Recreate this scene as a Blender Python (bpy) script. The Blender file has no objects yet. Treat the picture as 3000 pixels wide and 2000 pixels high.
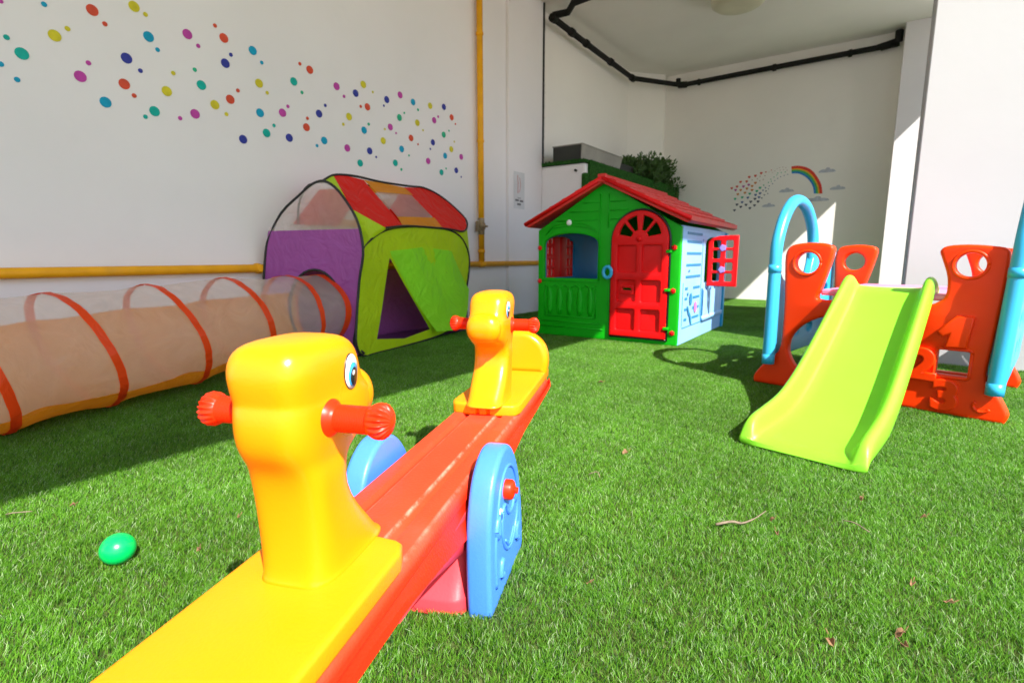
# play courtyard scene
T_GREEN=[(-2.552,2.1,0.628),(-2.566,2.179,0.696),(-2.593,2.328,0.761),(-2.635,2.564,0.794),(-2.695,2.903,0.801),(-2.739,3.155,0.776),(-2.766,3.303,0.693),(-2.777,3.366,0.559),(-2.768,3.315,0.345),(-2.751,3.221,0.159),(-2.717,3.028,0.036),(-2.657,2.689,-0.012),(-2.575,2.227,-0.024),(-2.547,2.072,0.003),(-2.537,2.015,0.081),(-2.539,2.024,0.207),(-2.546,2.064,0.455)]
T_OPEN=[(-2.599,2.36,0.59),(-2.569,2.193,0.09),(-2.62,2.479,0.053),(-2.673,2.782,0.078)]
T_FLAP=[(-2.598,2.356,0.63),(-2.662,2.72,0.662),(-2.728,3.089,0.636),(-2.768,3.315,0.333),(-2.732,3.111,0.047),(-2.676,2.799,0.06),(-2.636,2.573,0.337)]
T_PURP=[(-3.118,1.782,0.278),(-3.097,1.792,0.442),(-3.071,1.804,0.62),(-3.043,1.817,0.712),(-2.963,1.855,0.851),(-2.858,1.905,0.946),(-2.773,1.945,1.012),(-2.708,1.975,1.026),(-2.646,2.004,0.989),(-2.587,2.032,0.909),(-2.536,2.056,0.813),(-2.512,2.067,0.716),(-2.507,2.069,0.603),(-2.536,2.056,0.455),(-2.562,2.044,0.203),(-2.583,2.033,0.083)]
T_PTOP=[(-3.049,1.814,0.747),(-2.511,2.068,0.756)]
T_HOLE=[(-2.887,1.891,0.478),(-2.818,1.923,0.52),(-2.704,1.977,0.496),(-2.637,2.008,0.371),(-2.634,2.01,0.27),(-2.674,1.991,0.132)]
T_ROOF=[(-2.719,1.974,1.027),(-2.784,2.093,1.078),(-2.822,2.205,1.098),(-2.854,2.352,1.105),(-2.885,2.556,1.099),(-2.953,2.886,1.11),(-2.998,3.081,1.122),(-2.997,3.237,1.089),(-2.951,3.353,1.013),(-2.868,3.429,0.902),(-2.791,3.357,0.828),(-2.735,3.234,0.789),(-2.716,3.081,0.798),(-2.652,2.715,0.799),(-2.605,2.485,0.792),(-2.553,2.293,0.771),(-2.365,1.945,0.626)]
T_RED1=[(-2.788,2.103,1.079),(-2.822,2.205,1.098),(-2.845,2.378,1.09),(-2.605,2.485,0.792),(-2.553,2.293,0.771),(-2.601,2.08,0.869)]
T_RED2=[(-2.921,2.805,1.089),(-2.998,3.081,1.122),(-2.997,3.237,1.089),(-2.951,3.353,1.013),(-2.868,3.429,0.902),(-2.791,3.357,0.828),(-2.735,3.234,0.789),(-2.703,2.964,0.807)]
T_OR1=[(-2.845,2.378,1.09),(-2.921,2.805,1.089),(-2.885,2.86,1.037),(-2.79,2.433,1.016)]
T_OR2=[(-2.661,2.491,0.855),(-2.759,2.944,0.876),(-2.703,2.964,0.807),(-2.605,2.485,0.792)]
DOTS="1.265,1.815,0.0242,y 0.807,1.467,0.0242,t 1.087,1.737,0.024,r 0.931,1.578,0.024,y 1.208,1.561,0.0233,n 1.378,1.448,0.0231,y 1.186,1.436,0.0229,r 1.317,1.693,0.0228,c 1.098,1.332,0.0225,c 2.126,1.682,0.0225,t 1.711,1.483,0.0224,r 1.31,1.335,0.0224,t 2.247,1.783,0.0224,r 1.507,1.764,0.0223,m 1.868,1.788,0.0222,c 2.07,1.335,0.0222,n 1.009,1.426,0.0221,m 2.708,1.656,0.0221,r 1.699,1.672,0.022,n 1.893,1.614,0.022,y 1.621,1.434,0.0219,y 1.769,1.275,0.0219,n 2.034,1.477,0.0218,m 1.702,1.805,0.0217,r 2.299,1.526,0.0217,n 2.679,1.8,0.0217,y 2.621,1.257,0.0216,t 2.608,1.725,0.0215,n 1.557,1.522,0.0214,t 1.51,1.363,0.0214,m 2.449,1.732,0.0214,m 2.198,1.422,0.0214,r 2.328,1.362,0.0214,c 2.669,1.49,0.0214,c 2.894,1.747,0.0213,n 3.016,1.645,0.0212,g 2.712,1.354,0.0211,n 3.133,1.516,0.0211,r 1.886,1.446,0.021,c 3.03,1.811,0.021,m 2.514,1.343,0.0209,m 3.166,1.79,0.0208,c 3.515,1.608,0.0208,g 1.919,1.337,0.0207,t 2.541,1.556,0.0207,y 2.959,1.304,0.0207,t 3.358,1.804,0.0207,y 3.524,1.831,0.0205,n 3.207,1.644,0.0204,y 3.608,1.505,0.0204,y 3.402,1.701,0.0202,m 3.478,1.298,0.0202,t 2.92,1.558,0.0201,m 3.62,1.767,0.0201,r 2.845,1.447,0.02,y 3.029,1.417,0.02,c 3.669,1.338,0.0199,n 3.381,1.524,0.0195,n 3.32,1.368,0.0195,m 3.528,1.44,0.0193,c 3.738,1.461,0.0191,m 0.907,1.699,0.0127,c 0.763,1.519,0.0114,t 0.732,1.404,0.0114,c 1.313,1.795,0.0113,y 1.658,1.855,0.0113,r 0.982,1.623,0.0112,y 0.779,1.354,0.0112,c 1.353,1.642,0.011,c 1.431,1.325,0.011,m 1.264,1.518,0.0109,n 1.132,1.692,0.0108,r 1.047,1.495,0.0107,m 2.507,1.681,0.0106,m 1.558,1.721,0.0105,m 1.735,1.727,0.0105,n 1.529,1.593,0.0105,g 1.265,1.299,0.0105,t 1.919,1.736,0.0104,c 1.418,1.547,0.0103,y 1.224,1.391,0.0103,r 2.074,1.523,0.0103,m 2.351,1.589,0.0103,n 1.971,1.39,0.0102,t 2.647,1.646,0.0102,r 3.451,1.739,0.0102,m 1.76,1.542,0.0101,r 1.682,1.397,0.01,y 2.209,1.479,0.01,r 1.941,1.572,0.0099,y 2.49,1.496,0.0099,y 2.18,1.63,0.0098,g 2.177,1.8,0.0097,r 2.713,1.539,0.0097,g 3.218,1.744,0.0097,g 3.019,1.263,0.0097,g 2.27,1.32,0.0096,c 3.068,1.689,0.0095,g 3.348,1.467,0.0093,n 2.771,1.32,0.0092,n 3.733,1.291,0.0092,n 2.864,1.698,0.0091,n 3.208,1.481,0.0091,r 2.763,1.769,0.0089,y 3.537,1.337,0.0088,g 3.582,1.652,0.0087,g 2.976,1.524,0.0086,m 2.865,1.533,0.0084,y 3.268,1.599,0.0083,y 3.105,1.38,0.0081,g 3.667,1.722,0.0079,r 3.649,1.574,0.0071,y 0.761,1.659,0.0065,m"
HEARTS="-1.879,1.532,r -1.811,1.549,r -1.768,1.608,r -1.689,1.608,r -1.66,1.664,r -1.583,1.674,r -1.62,1.622,p -1.727,1.545,m -1.826,1.504,m -1.76,1.499,o -1.68,1.513,o -1.66,1.562,m -1.577,1.581,o -1.616,1.542,o -1.794,1.445,y -1.702,1.458,y -1.613,1.489,y -1.826,1.384,g -1.734,1.399,g -1.639,1.442,g -1.551,1.471,g -1.514,1.511,g -1.47,1.542,g -1.66,1.39,b -1.564,1.421,b -1.509,1.438,b -1.73,1.334,b -1.677,1.296,d -1.619,1.334,d -1.568,1.369,d -1.518,1.389,b -1.796,1.306,d -1.744,1.272,d -1.824,1.23,d -1.625,1.249,d -1.568,1.284,d -1.526,1.331,d -1.453,1.414,d -1.436,1.463,d -1.483,1.375,d -1.411,1.43,d -1.512,1.703,r -1.455,1.713,r -1.389,1.733,r -1.524,1.662,p -1.555,1.633,p -1.463,1.665,p -1.481,1.617,p -1.524,1.605,p -1.414,1.574,g -1.388,1.613,g -1.351,1.638,g -1.317,1.662,g -1.445,1.508,b -1.475,1.476,b -1.408,1.49,b -1.319,1.742,p -1.292,1.754,p -1.251,1.758,p -1.216,1.748,p -1.416,1.709,p -1.373,1.698,p -1.346,1.718,p -1.283,1.72,p -1.242,1.724,p -1.199,1.713,p -1.4,1.528,b -1.362,1.555,b -1.379,1.586,g -1.337,1.591,b -1.304,1.618,b -1.27,1.637,b -1.229,1.649,b -1.189,1.66,b -1.308,1.685,g -1.267,1.689,g -1.219,1.692,g"
import bpy, bmesh, math, random
import numpy as np
from mathutils import Matrix, Vector
random.seed(7); rng = np.random.default_rng(7)
SC = bpy.context.scene; COL = SC.collection
R = math.radians
# ------------------------------------------------------------------ materials
def _nodes(name):
    m = bpy.data.materials.new(name); m.use_nodes = True
    nt = m.node_tree; return m, nt, nt.nodes, nt.links, nt.nodes['Principled BSDF']
def mat(name, c, rough=.45, spec=.5, var=.06, scale=6., bump=.0, bscale=40., c2=None, metal=0., coat=0., sss=0., dirt=0.):
    m, nt, N, L, B = _nodes(name)
    tc = N.new('ShaderNodeTexCoord')
    no = N.new('ShaderNodeTexNoise'); no.inputs['Scale'].default_value = scale; no.inputs['Detail'].default_value = 5
    L.new(tc.outputs['Object'], no.inputs['Vector'])
    rp = N.new('ShaderNodeValToRGB')
    rp.color_ramp.elements[0].position = .3; rp.color_ramp.elements[1].position = .7
    a = [max(0, x*(1-var)) for x in c]; b = [min(1, x*(1+var)) for x in (c2 or c)]
    rp.color_ramp.elements[0].color = (*a, 1); rp.color_ramp.elements[1].color = (*b, 1)
    L.new(no.outputs['Fac'], rp.inputs['Fac'])
    out = rp.outputs['Color']
    if dirt:
        n2 = N.new('ShaderNodeTexNoise'); n2.inputs['Scale'].default_value = 2.3; n2.inputs['Detail'].default_value = 9; n2.inputs['Roughness'].default_value = .7
        L.new(tc.outputs['Object'], n2.inputs['Vector'])
        r2 = N.new('ShaderNodeValToRGB'); r2.color_ramp.elements[0].position = .52; r2.color_ramp.elements[1].position = .72
        r2.color_ramp.elements[0].color = (0, 0, 0, 1); r2.color_ramp.elements[1].color = (dirt, dirt, dirt, 1)
        L.new(n2.outputs['Fac'], r2.inputs['Fac'])
        mx = N.new('ShaderNodeMix'); mx.data_type = 'RGBA'; L.new(r2.outputs['Color'], mx.inputs['Factor'])
        L.new(out, mx.inputs['A']); mx.inputs['B'].default_value = (c[0]*.55+.1, c[1]*.55+.1, c[2]*.55+.09, 1)
        out = mx.outputs['Result']
    L.new(out, B.inputs['Base Color'])
    B.inputs['Roughness'].default_value = rough; B.inputs['Specular IOR Level'].default_value = spec
    B.inputs['Metallic'].default_value = metal; B.inputs['Coat Weight'].default_value = coat; B.inputs['Coat Roughness'].default_value = .12
    if sss:
        B.inputs['Subsurface Weight'].default_value = sss; B.inputs['Subsurface Radius'].default_value = (.02, .012, .004); B.inputs['Subsurface Scale'].default_value = .5
    rr = N.new('ShaderNodeMapRange'); rr.inputs['To Min'].default_value = max(0, rough-.06); rr.inputs['To Max'].default_value = rough+.08
    L.new(no.outputs['Fac'], rr.inputs['Value']); L.new(rr.outputs['Result'], B.inputs['Roughness'])
    if bump:
        bn = N.new('ShaderNodeTexNoise'); bn.inputs['Scale'].default_value = bscale; bn.inputs['Detail'].default_value = 4
        L.new(tc.outputs['Object'], bn.inputs['Vector'])
        bp = N.new('ShaderNodeBump'); bp.inputs['Strength'].default_value = bump; bp.inputs['Distance'].default_value = .01
        L.new(bn.outputs['Fac'], bp.inputs['Height']); L.new(bp.outputs['Normal'], B.inputs['Normal'])
    return m
def cloth(name, c, trans=.35, alpha=1., var=.1):
    """nylon cloth: diffuse + translucent, with creases; alpha < 1 is see-through netting"""
    m, nt, N, L, B = _nodes(name)
    N.remove(B); out = N['Material Output']
    tc = N.new('ShaderNodeTexCoord'); no = N.new('ShaderNodeTexNoise'); no.inputs['Scale'].default_value = 3; no.inputs['Detail'].default_value = 3
    L.new(tc.outputs['Object'], no.inputs['Vector'])
    wv = N.new('ShaderNodeTexNoise'); wv.inputs['Scale'].default_value = 7; wv.inputs['Distortion'].default_value = 1.6; wv.inputs['Detail'].default_value = 3
    L.new(tc.outputs['Object'], wv.inputs['Vector'])
    bp = N.new('ShaderNodeBump'); bp.inputs['Strength'].default_value = .55; bp.inputs['Distance'].default_value = .03
    L.new(wv.outputs['Fac'], bp.inputs['Height'])
    rp = N.new('ShaderNodeValToRGB'); rp.color_ramp.elements[0].color = (*[x*(1-var) for x in c], 1); rp.color_ramp.elements[1].color = (*[min(1, x*(1+var)) for x in c], 1)
    L.new(no.outputs['Fac'], rp.inputs['Fac'])
    D = N.new('ShaderNodeBsdfPrincipled'); D.inputs['Roughness'].default_value = .42; D.inputs['Specular IOR Level'].default_value = .4; T = N.new('ShaderNodeBsdfTranslucent')
    for s in (D, T):
        L.new(bp.outputs['Normal'], s.inputs['Normal'])
    L.new(rp.outputs['Color'], D.inputs['Base Color']); L.new(rp.outputs['Color'], T.inputs['Color'])
    mx = N.new('ShaderNodeMixShader'); mx.inputs[0].default_value = trans
    L.new(D.outputs[0], mx.inputs[1]); L.new(T.outputs[0], mx.inputs[2])
    res = mx.outputs[0]
    if alpha < 1:
        tr = N.new('ShaderNodeBsdfTransparent'); m2 = N.new('ShaderNodeMixShader')
        no2 = N.new('ShaderNodeMapRange'); no2.inputs['From Min'].default_value = .3; no2.inputs['From Max'].default_value = .7
        no2.inputs['To Min'].default_value = alpha-.025; no2.inputs['To Max'].default_value = alpha+.03
        L.new(wv.outputs['Fac'], no2.inputs['Value']); L.new(no2.outputs['Result'], m2.inputs[0])
        L.new(tr.outputs[0], m2.inputs[1]); L.new(res, m2.inputs[2]); res = m2.outputs[0]
    L.new(res, out.inputs['Surface'])
    return m
M = {}
M['wall'] = mat('wall_plaster', (.79, .76, .775), .85, .2, .035, .9, .10, 18, dirt=.07)
M['recess'] = mat('recess_lifted_plaster', (.90, .865, .83), .85, .2, .03, .9, .10, 18, dirt=.06)  # wall plaster copy, lifted and warmed in place of bounced light
M['sunwall'] = mat('sun_offset_plaster', (.50, .50, .512), .85, .2, .03, 1.2, .05, 25)  # wall plaster copy, darkened in colour to offset the direct sun
M['ceiling'] = mat('ceiling_plaster', (.90, .87, .82), .9, .1, .03, 1.5, .2, 40)
M['paving'] = mat('bounce_paving', (.44, .40, .34), .9, .2, .15, 2, .3, 60)  # warm tone chosen to bounce light onto the shaded walls
M['concrete'] = mat('pale_concrete', (.72, .71, .69), .85, .2, .08, 3, .3, 60)
M['yellow'] = mat('yellow_plastic', (.92, .28, .002), .27, .42, .015, 5, .04, 260, sss=.04)
M['seat_yellow'] = mat('yellow_seat_plastic', (.92, .28, .002), .42, .28, .03, 5, .08, 240, sss=.04, dirt=.05)
M['orange'] = mat('orange_grip_plastic', (.86, .026, .003), .35, .3, .04, 8)
M['plank'] = mat('faded_red_plastic', (.80, .052, .017), .48, .25, .10, 7, .12, 200, dirt=.35)
def wear(m):
    # pale rubbed streaks along the moulded ridges
    nt = m.node_tree; N, L = nt.nodes, nt.links; B = N['Principled BSDF']; src = B.inputs['Base Color'].links[0].from_socket
    tc = N.new('ShaderNodeTexCoord'); sp = N.new('ShaderNodeSeparateXYZ'); L.new(tc.outputs['Object'], sp.inputs[0])
    def M_(op, a, b=0., c=None):
        n = N.new('ShaderNodeMath'); n.operation = op
        for i, v in enumerate((a, b)):
            if isinstance(v, (int, float)): n.inputs[i].default_value = v
            else: L.new(v, n.inputs[i])
        return n.outputs[0]
    d = M_('ABSOLUTE', M_('SUBTRACT', M_('ABSOLUTE', sp.outputs['X']), .0315))
    f = M_('MAXIMUM', M_('SUBTRACT', 1., M_('MULTIPLY', d, 300.)), 0.)
    d2 = M_('ABSOLUTE', M_('SUBTRACT', M_('ABSOLUTE', sp.outputs['X']), .078))
    f2 = M_('MAXIMUM', M_('SUBTRACT', 1., M_('MULTIPLY', d2, 260.)), 0.)
    no = N.new('ShaderNodeTexNoise'); no.inputs['Scale'].default_value = 26; no.inputs['Detail'].default_value = 8; no.inputs['Roughness'].default_value = .75; L.new(tc.outputs['Object'], no.inputs['Vector'])
    k = N.new('ShaderNodeMapRange'); k.inputs['From Min'].default_value = .42; k.inputs['From Max'].default_value = .62; k.inputs['To Max'].default_value = .75; L.new(no.outputs['Fac'], k.inputs['Value'])
    ff = M_('MULTIPLY', M_('MAXIMUM', f, M_('MULTIPLY', f2, .5)), k.outputs['Result'])
    tp = N.new('ShaderNodeMapRange'); tp.inputs['From Min'].default_value = .196; tp.inputs['From Max'].default_value = .208; L.new(sp.outputs['Z'], tp.inputs['Value'])
    m0 = N.new('ShaderNodeMix'); m0.data_type = 'RGBA'; L.new(tp.outputs['Result'], m0.inputs['Factor']); m0.inputs['A'].default_value = (.82, .022, .004, 1); L.new(src, m0.inputs['B']); src = m0.outputs['Result']   # paler red on top, deeper red down the sides
    mx = N.new('ShaderNodeMix'); mx.data_type = 'RGBA'; L.new(ff, mx.inputs['Factor']); L.new(src, mx.inputs['A']); mx.inputs['B'].default_value = (.86, .36, .26, 1)
    L.new(mx.outputs['Result'], B.inputs['Base Color'])
wear(M['plank'])
M['pinkred'] = mat('pink_red_plastic', (.80, .045, .06), .42, .28, .05, 6, .05, 200)
M['sky_blue'] = mat('light_blue_plastic', (.06, .225, .82), .38, .45, .03, 6, .05, 200, sss=.08)
M['rail_blue'] = mat('blue_rail_plastic', (.035, .40, .72), .3, .5, .04, 5)
M['slide_orange'] = mat('orange_red_plastic', (.97, .045, .001), .36, .25, .03, 5, .05, 150, sss=.25)
M['lime'] = mat('lime_plastic', (.225, .66, .03), .38, .35, .03, 5, .05, 150, sss=.06, dirt=.06)
M['pink'] = mat('pink_plastic', (.85, .25, .45), .45)
M['house_green'] = mat('green_plastic', (.004, .36, .005), .45, .25, .05, 5, .08, 120)
M['house_red'] = mat('red_plastic', (.74, .004, .006), .4, .22, .05, 5, .05, 120)
M['roof_red'] = mat('roof_red_plastic', (.62, .022, .018), .5, .4, .10, 6, .1, 90)
M['house_blue'] = mat('house_blue_plastic', (.28, .52, .88), .45, .4, .04, 5, .06, 120)
M['house_blue_in_shade'] = mat('house_blue_shaded', (.015, .24, .60), .5, .12, .04, 5, .06, 120)  # house blue copy with the indoor shade put into its colour
M['house_blue_dark'] = mat('house_blue_groove', (.02, .20, .40), .5, .4, .04)
M['sticker_pink'] = mat('pink_sticker', (.80, .18, .48), .5)
M['sticker_violet'] = mat('violet_sticker', (.32, .22, .70), .5)
M['white'] = mat('white_plastic', (.85, .85, .85), .4)
M['eyeblue'] = mat('eye_blue', (.03, .32, .75), .3)
M['black'] = mat('black_plastic', (.012, .012, .012), .35)
M['pipe_yellow'] = mat('yellow_pipe_paint', (.80, .37, .006), .5, .3, .10, 9, .15, 90, dirt=.3)
M['brass'] = mat('old_brass', (.30, .22, .12), .45, .5, .25, 40, metal=.6)
M['black_pipe'] = mat('black_drain_pipe', (.012, .012, .011), .6, .2, .2, 10)
M['lamp'] = mat('lamp_glass', (.66, .63, .46), .4, .5, .05)
M['metal'] = mat('zinc_sheet', (.34, .32, .29), .5, .5, .12, 8, metal=.4)
M['darkbox'] = mat('dark_trough', (.03, .032, .028), .6, .4, .2)
M['paper'] = mat('paper', (.62, .62, .64), .7)
M['ink'] = mat('ink', (.13, .13, .15), .7)
M['ink_pale'] = mat('pale_ink', (.36, .36, .38), .7)
M['ink_red'] = mat('red_ink', (.55, .30, .30), .7)
M['ball'] = mat('green_ball_plastic', (.0, .50, .10), .28, .5, .02, 5, sss=.1)
M['wire'] = mat('black_tape', (.012, .012, .014), .55)
M['drape'] = mat('dark_turf_mat', (.014, .07, .010), .95, .1, .35, 60, .9, 220, c2=(.03, .11, .02))
M['leafgreen'] = mat('succulent_leaf', (.055, .12, .025), .55, .4, .4, 25)
M['dryleaf'] = mat('dry_leaf', (.23, .13, .07), .8, .2, .3, 60)
M['twig'] = mat('dry_twig', (.20, .155, .11), .85, .2, .3, 60)
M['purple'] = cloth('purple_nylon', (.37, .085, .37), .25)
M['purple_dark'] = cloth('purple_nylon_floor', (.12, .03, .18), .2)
M['limecloth'] = cloth('lime_nylon', (.56, .88, .014), .40, 1, .18)
M['limebright'] = cloth('bright_lime_nylon', (.38, .92, .035), .40, 1, .1)
M['redcloth'] = cloth('red_nylon', (.85, .008, .005), .30, 1, .12)
M['orangecloth'] = cloth('orange_nylon', (.88, .33, .02), .40, 1, .15)
M['ringcloth'] = cloth('orange_red_nylon', (.85, .07, .008), .30, 1, .12)
M['net'] = cloth('white_netting', (.93, .87, .82), .45, .36, .03)
M['netwarm'] = cloth('warm_netting', (.62, .52, .52), .40, .30, .1)
SOL = {'cyan': (.0, .30, .50), 'teal': (.0, .38, .32), 'green': (.02, .40, .22), 'red': (.62, .07, .03), 'yellow': (.60, .52, .02), 'magenta': (.48, .05, .34), 'navy': (.03, .04, .30),
       'orange': (.60, .22, .04), 'pale': (.50, .34, .32), 'blue': (.08, .14, .32), 'dark': (.07, .08, .12), 'rb_red': (.75, .05, .03), 'rb_or': (.80, .45, .02), 'rb_gr': (.06, .45, .12), 'rb_bl': (.03, .22, .60), 'cloud': (.50, .52, .60)}
for k, v in SOL.items(): M['p_'+k] = mat('paint_'+k, v, .6, .3, .12, 30)

# ------------------------------------------------------------------ object helpers
def tag(o, label=None, cat=None, group=None, kind=None):
    if label: o['label'] = label
    if cat: o['category'] = cat
    if group: o['group'] = group
    if kind: o['kind'] = kind
    return o
def link(o, parent=None):
    COL.objects.link(o)
    if parent: o.parent = parent
    return o
def empty(name, loc, rz=0):
    o = bpy.data.objects.new(name, None); o.empty_display_size = .1; o.location = loc; o.rotation_euler = (0, 0, rz); return link(o)
def mesh(name, V, F, m, parent=None, smooth=False, mi=None):
    me = bpy.data.meshes.new(name); me.from_pydata([tuple(v) for v in V], [], F)
    for x in (m if isinstance(m, (list, tuple)) else [m]): me.materials.append(M[x] if isinstance(x, str) else x)
    if mi is not None:
        for p, i in zip(me.polygons, mi): p.material_index = i
    bm = bmesh.new(); bm.from_mesh(me); bmesh.ops.recalc_face_normals(bm, faces=bm.faces); bm.to_mesh(me); bm.free()
    if smooth:
        for p in me.polygons: p.use_smooth = True
    return link(bpy.data.objects.new(name, me), parent)
class MB:
    """collects shapes for ONE mesh"""
    def __init__(s): s.V = []; s.F = []; s.I = []
    def add(s, V, F, i=0):
        o = len(s.V); s.V += [tuple(v) for v in V]; s.F += [tuple(o+k for k in f) for f in F]; s.I += [i]*len(F); return s
    def box(s, a, b, i=0):
        x0, y0, z0 = a; x1, y1, z1 = b
        V = [(x, y, z) for x in (x0, x1) for y in (y0, y1) for z in (z0, z1)]
        return s.add(V, [(0, 1, 3, 2), (4, 6, 7, 5), (0, 4, 5, 1), (2, 3, 7, 6), (0, 2, 6, 4), (1, 5, 7, 3)], i)
    def tube(s, pts, r, n=12, i=0, cap=True, sc=(1, 1)):
        P = [Vector(p) for p in pts]; rs = r if isinstance(r, (list, tuple)) else [r]*len(P)
        V = []; up = None
        for k, p in enumerate(P):
            d = (P[min(k+1, len(P)-1)]-P[max(k-1, 0)]).normalized()
            if up is None:
                up = Vector((0, 0, 1)) if abs(d.z) < .9 else Vector((1, 0, 0))
            a = d.cross(up).normalized(); b = a.cross(d).normalized(); up = b
            for j in range(n):
                t = 2*math.pi*j/n; V.append(p+a*math.cos(t)*rs[k]*sc[0]+b*math.sin(t)*rs[k]*sc[1])
        F = [(k*n+j, k*n+(j+1) % n, (k+1)*n+(j+1) % n, (k+1)*n+j) for k in range(len(P)-1) for j in range(n)]
        if cap: F += [tuple(range(n)), tuple(range((len(P)-1)*n, len(P)*n))]
        return s.add(V, F, i)
    def loft(s, secs, i=0, cap=True):
        n = len(secs[0]); V = [p for q in secs for p in q]
        F = [(k*n+j, k*n+(j+1) % n, (k+1)*n+(j+1) % n, (k+1)*n+j) for k in range(len(secs)-1) for j in range(n)]
        if cap: F += [tuple(range(n)), tuple(range((len(secs)-1)*n, len(secs)*n))]
        return s.add(V, F, i)
    def done(s, name, m, parent=None, smooth=False, bevel=0, sub=0, seg=2):
        o = mesh(name, s.V, s.F, m, parent, smooth, s.I)
        if bevel:
            b = o.modifiers.new('b', 'BEVEL'); b.width = bevel; b.segments = seg; b.limit_method = 'ANGLE'; b.angle_limit = R(35)
            for p in o.data.polygons: p.use_smooth = True
            o.data.set_sharp_from_angle(angle=R(50))
        if sub:
            q = o.modifiers.new('s', 'SUBSURF'); q.levels = sub; q.render_levels = sub
        return o
def smooth_path(P, closed=False, k=6):
    """Catmull-Rom through the points"""
    P = [Vector(p) for p in P]; n = len(P); out = []
    rng_ = range(n) if closed else range(n-1)
    for i in rng_:
        a, b, c, d = (P[(i-1) % n], P[i], P[(i+1) % n], P[(i+2) % n]) if closed else (P[max(i-1, 0)], P[i], P[i+1], P[min(i+2, n-1)])
        for j in range(k):
            t = j/k
            out.append(.5*((2*b)+(c-a)*t+(2*a-5*b+4*c-d)*t*t+(3*b-a-3*c+d)*t**3))
    if not closed: out.append(P[-1])
    return out
def plate(name, outer, holes, thick, Mx, m, parent=None, bevel=.004, res=2):
    """flat moulded panel: outline with holes, rounded edges; Mx takes (u, v, w) to the parent's space; w runs -thick/2..thick/2"""
    cu = bpy.data.curves.new(name, 'CURVE'); cu.dimensions = '2D'; cu.fill_mode = 'BOTH'
    for P in [outer]+list(holes):
        sp = cu.splines.new('POLY'); sp.points.add(len(P)-1); sp.use_cyclic_u = True
        for q, p in zip(sp.points, P): q.co = (p[0], p[1], 0, 1)
    cu.extrude = max(thick/2-bevel, 0); cu.bevel_depth = bevel; cu.offset = -bevel; cu.bevel_resolution = res
    ob = bpy.data.objects.new('tmp', cu); COL.objects.link(ob)
    dg = bpy.context.evaluated_depsgraph_get(); me = bpy.data.meshes.new_from_object(ob.evaluated_get(dg))
    bpy.data.objects.remove(ob); bpy.data.curves.remove(cu)
    me.name = name; me.transform(Mx); me.materials.clear(); me.materials.append(M[m])
    bm = bmesh.new(); bm.from_mesh(me); bmesh.ops.remove_doubles(bm, verts=bm.verts, dist=1e-5); bmesh.ops.recalc_face_normals(bm, faces=bm.faces); bm.to_mesh(me); bm.free()
    for p in me.polygons: p.use_smooth = True
    me.set_sharp_from_angle(angle=R(40))
    return link(bpy.data.objects.new(name, me), parent)
def frame(o, u, v, w):
    return Matrix(((u[0], v[0], w[0], o[0]), (u[1], v[1], w[1], o[1]), (u[2], v[2], w[2], o[2]), (0, 0, 0, 1)))
def circ(cx, cy, rx, ry=None, n=28, a0=0, a1=2*math.pi):
    ry = rx if ry is None else ry; full = abs(a1-a0-2*math.pi) < 1e-6
    return [(cx+rx*math.cos(a0+(a1-a0)*k/(n if full else n-1)), cy+ry*math.sin(a0+(a1-a0)*k/(n if full else n-1))) for k in range(n)]
def rrect(x0, y0, x1, y1, r=.01, n=4):
    o = []
    for cx, cy, a in ((x1-r, y1-r, 0), (x0+r, y1-r, 90), (x0+r, y0+r, 180), (x1-r, y0+r, 270)):
        o += [(cx+r*math.cos(R(a+90*k/n)), cy+r*math.sin(R(a+90*k/n))) for k in range(n+1)]
    return o
def copy_tree(o, parent=None):
    c = o.copy(); link(c, parent)
    for ch in list(o.children): copy_tree(ch, c)
    return c

# ------------------------------------------------------------------ camera, light
cam = bpy.data.cameras.new('camera'); co = bpy.data.objects.new('camera', cam); COL.objects.link(co)
co.location = (0, 0, .6); co.rotation_euler = (R(90-9.127), 0, R(35))
cam.sensor_width = 36; cam.lens = 36*1220/2352; cam.clip_end = 500; cam.clip_start = .02
cam.dof.use_dof = True; cam.dof.focus_distance = .95; cam.dof.aperture_fstop = 8.0
SC.camera = co
sd = Vector((1, -.50, 1.14)).normalized()
sl = bpy.data.lights.new('sun', 'SUN'); so = bpy.data.objects.new('sun', sl); COL.objects.link(so)
sl.energy = 4.7; sl.angle = R(.5); sl.color = (1, .955, .88)
so.rotation_euler = sd.to_track_quat('Z', 'Y').to_euler(); so.location = (3, -2, 6)
w = bpy.data.worlds.new('World'); SC.world = w; w.use_nodes = True
sky = w.node_tree.nodes.new('ShaderNodeTexSky'); sky.sky_type = 'NISHITA'; sky.sun_disc = False
sky.sun_elevation = math.asin(sd.z); sky.sun_rotation = math.atan2(sd.x, sd.y)
bg = w.node_tree.nodes['Background']; bg.inputs[1].default_value = .108
w.node_tree.links.new(sky.outputs[0], bg.inputs[0])
SC.view_settings.view_transform = 'Standard'; SC.view_settings.look = 'None'; SC.view_settings.exposure = 1.27
SC.render.engine = 'CYCLES'; SC.cycles.use_denoising = True
try: SC.cycles.denoiser = 'OPENIMAGEDENOISE'
except Exception: pass
SC.cycles.max_bounces = 9; SC.cycles.diffuse_bounces = 8; SC.cycles.transparent_max_bounces = 16
SC.cycles.sample_clamp_indirect = 6

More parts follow.
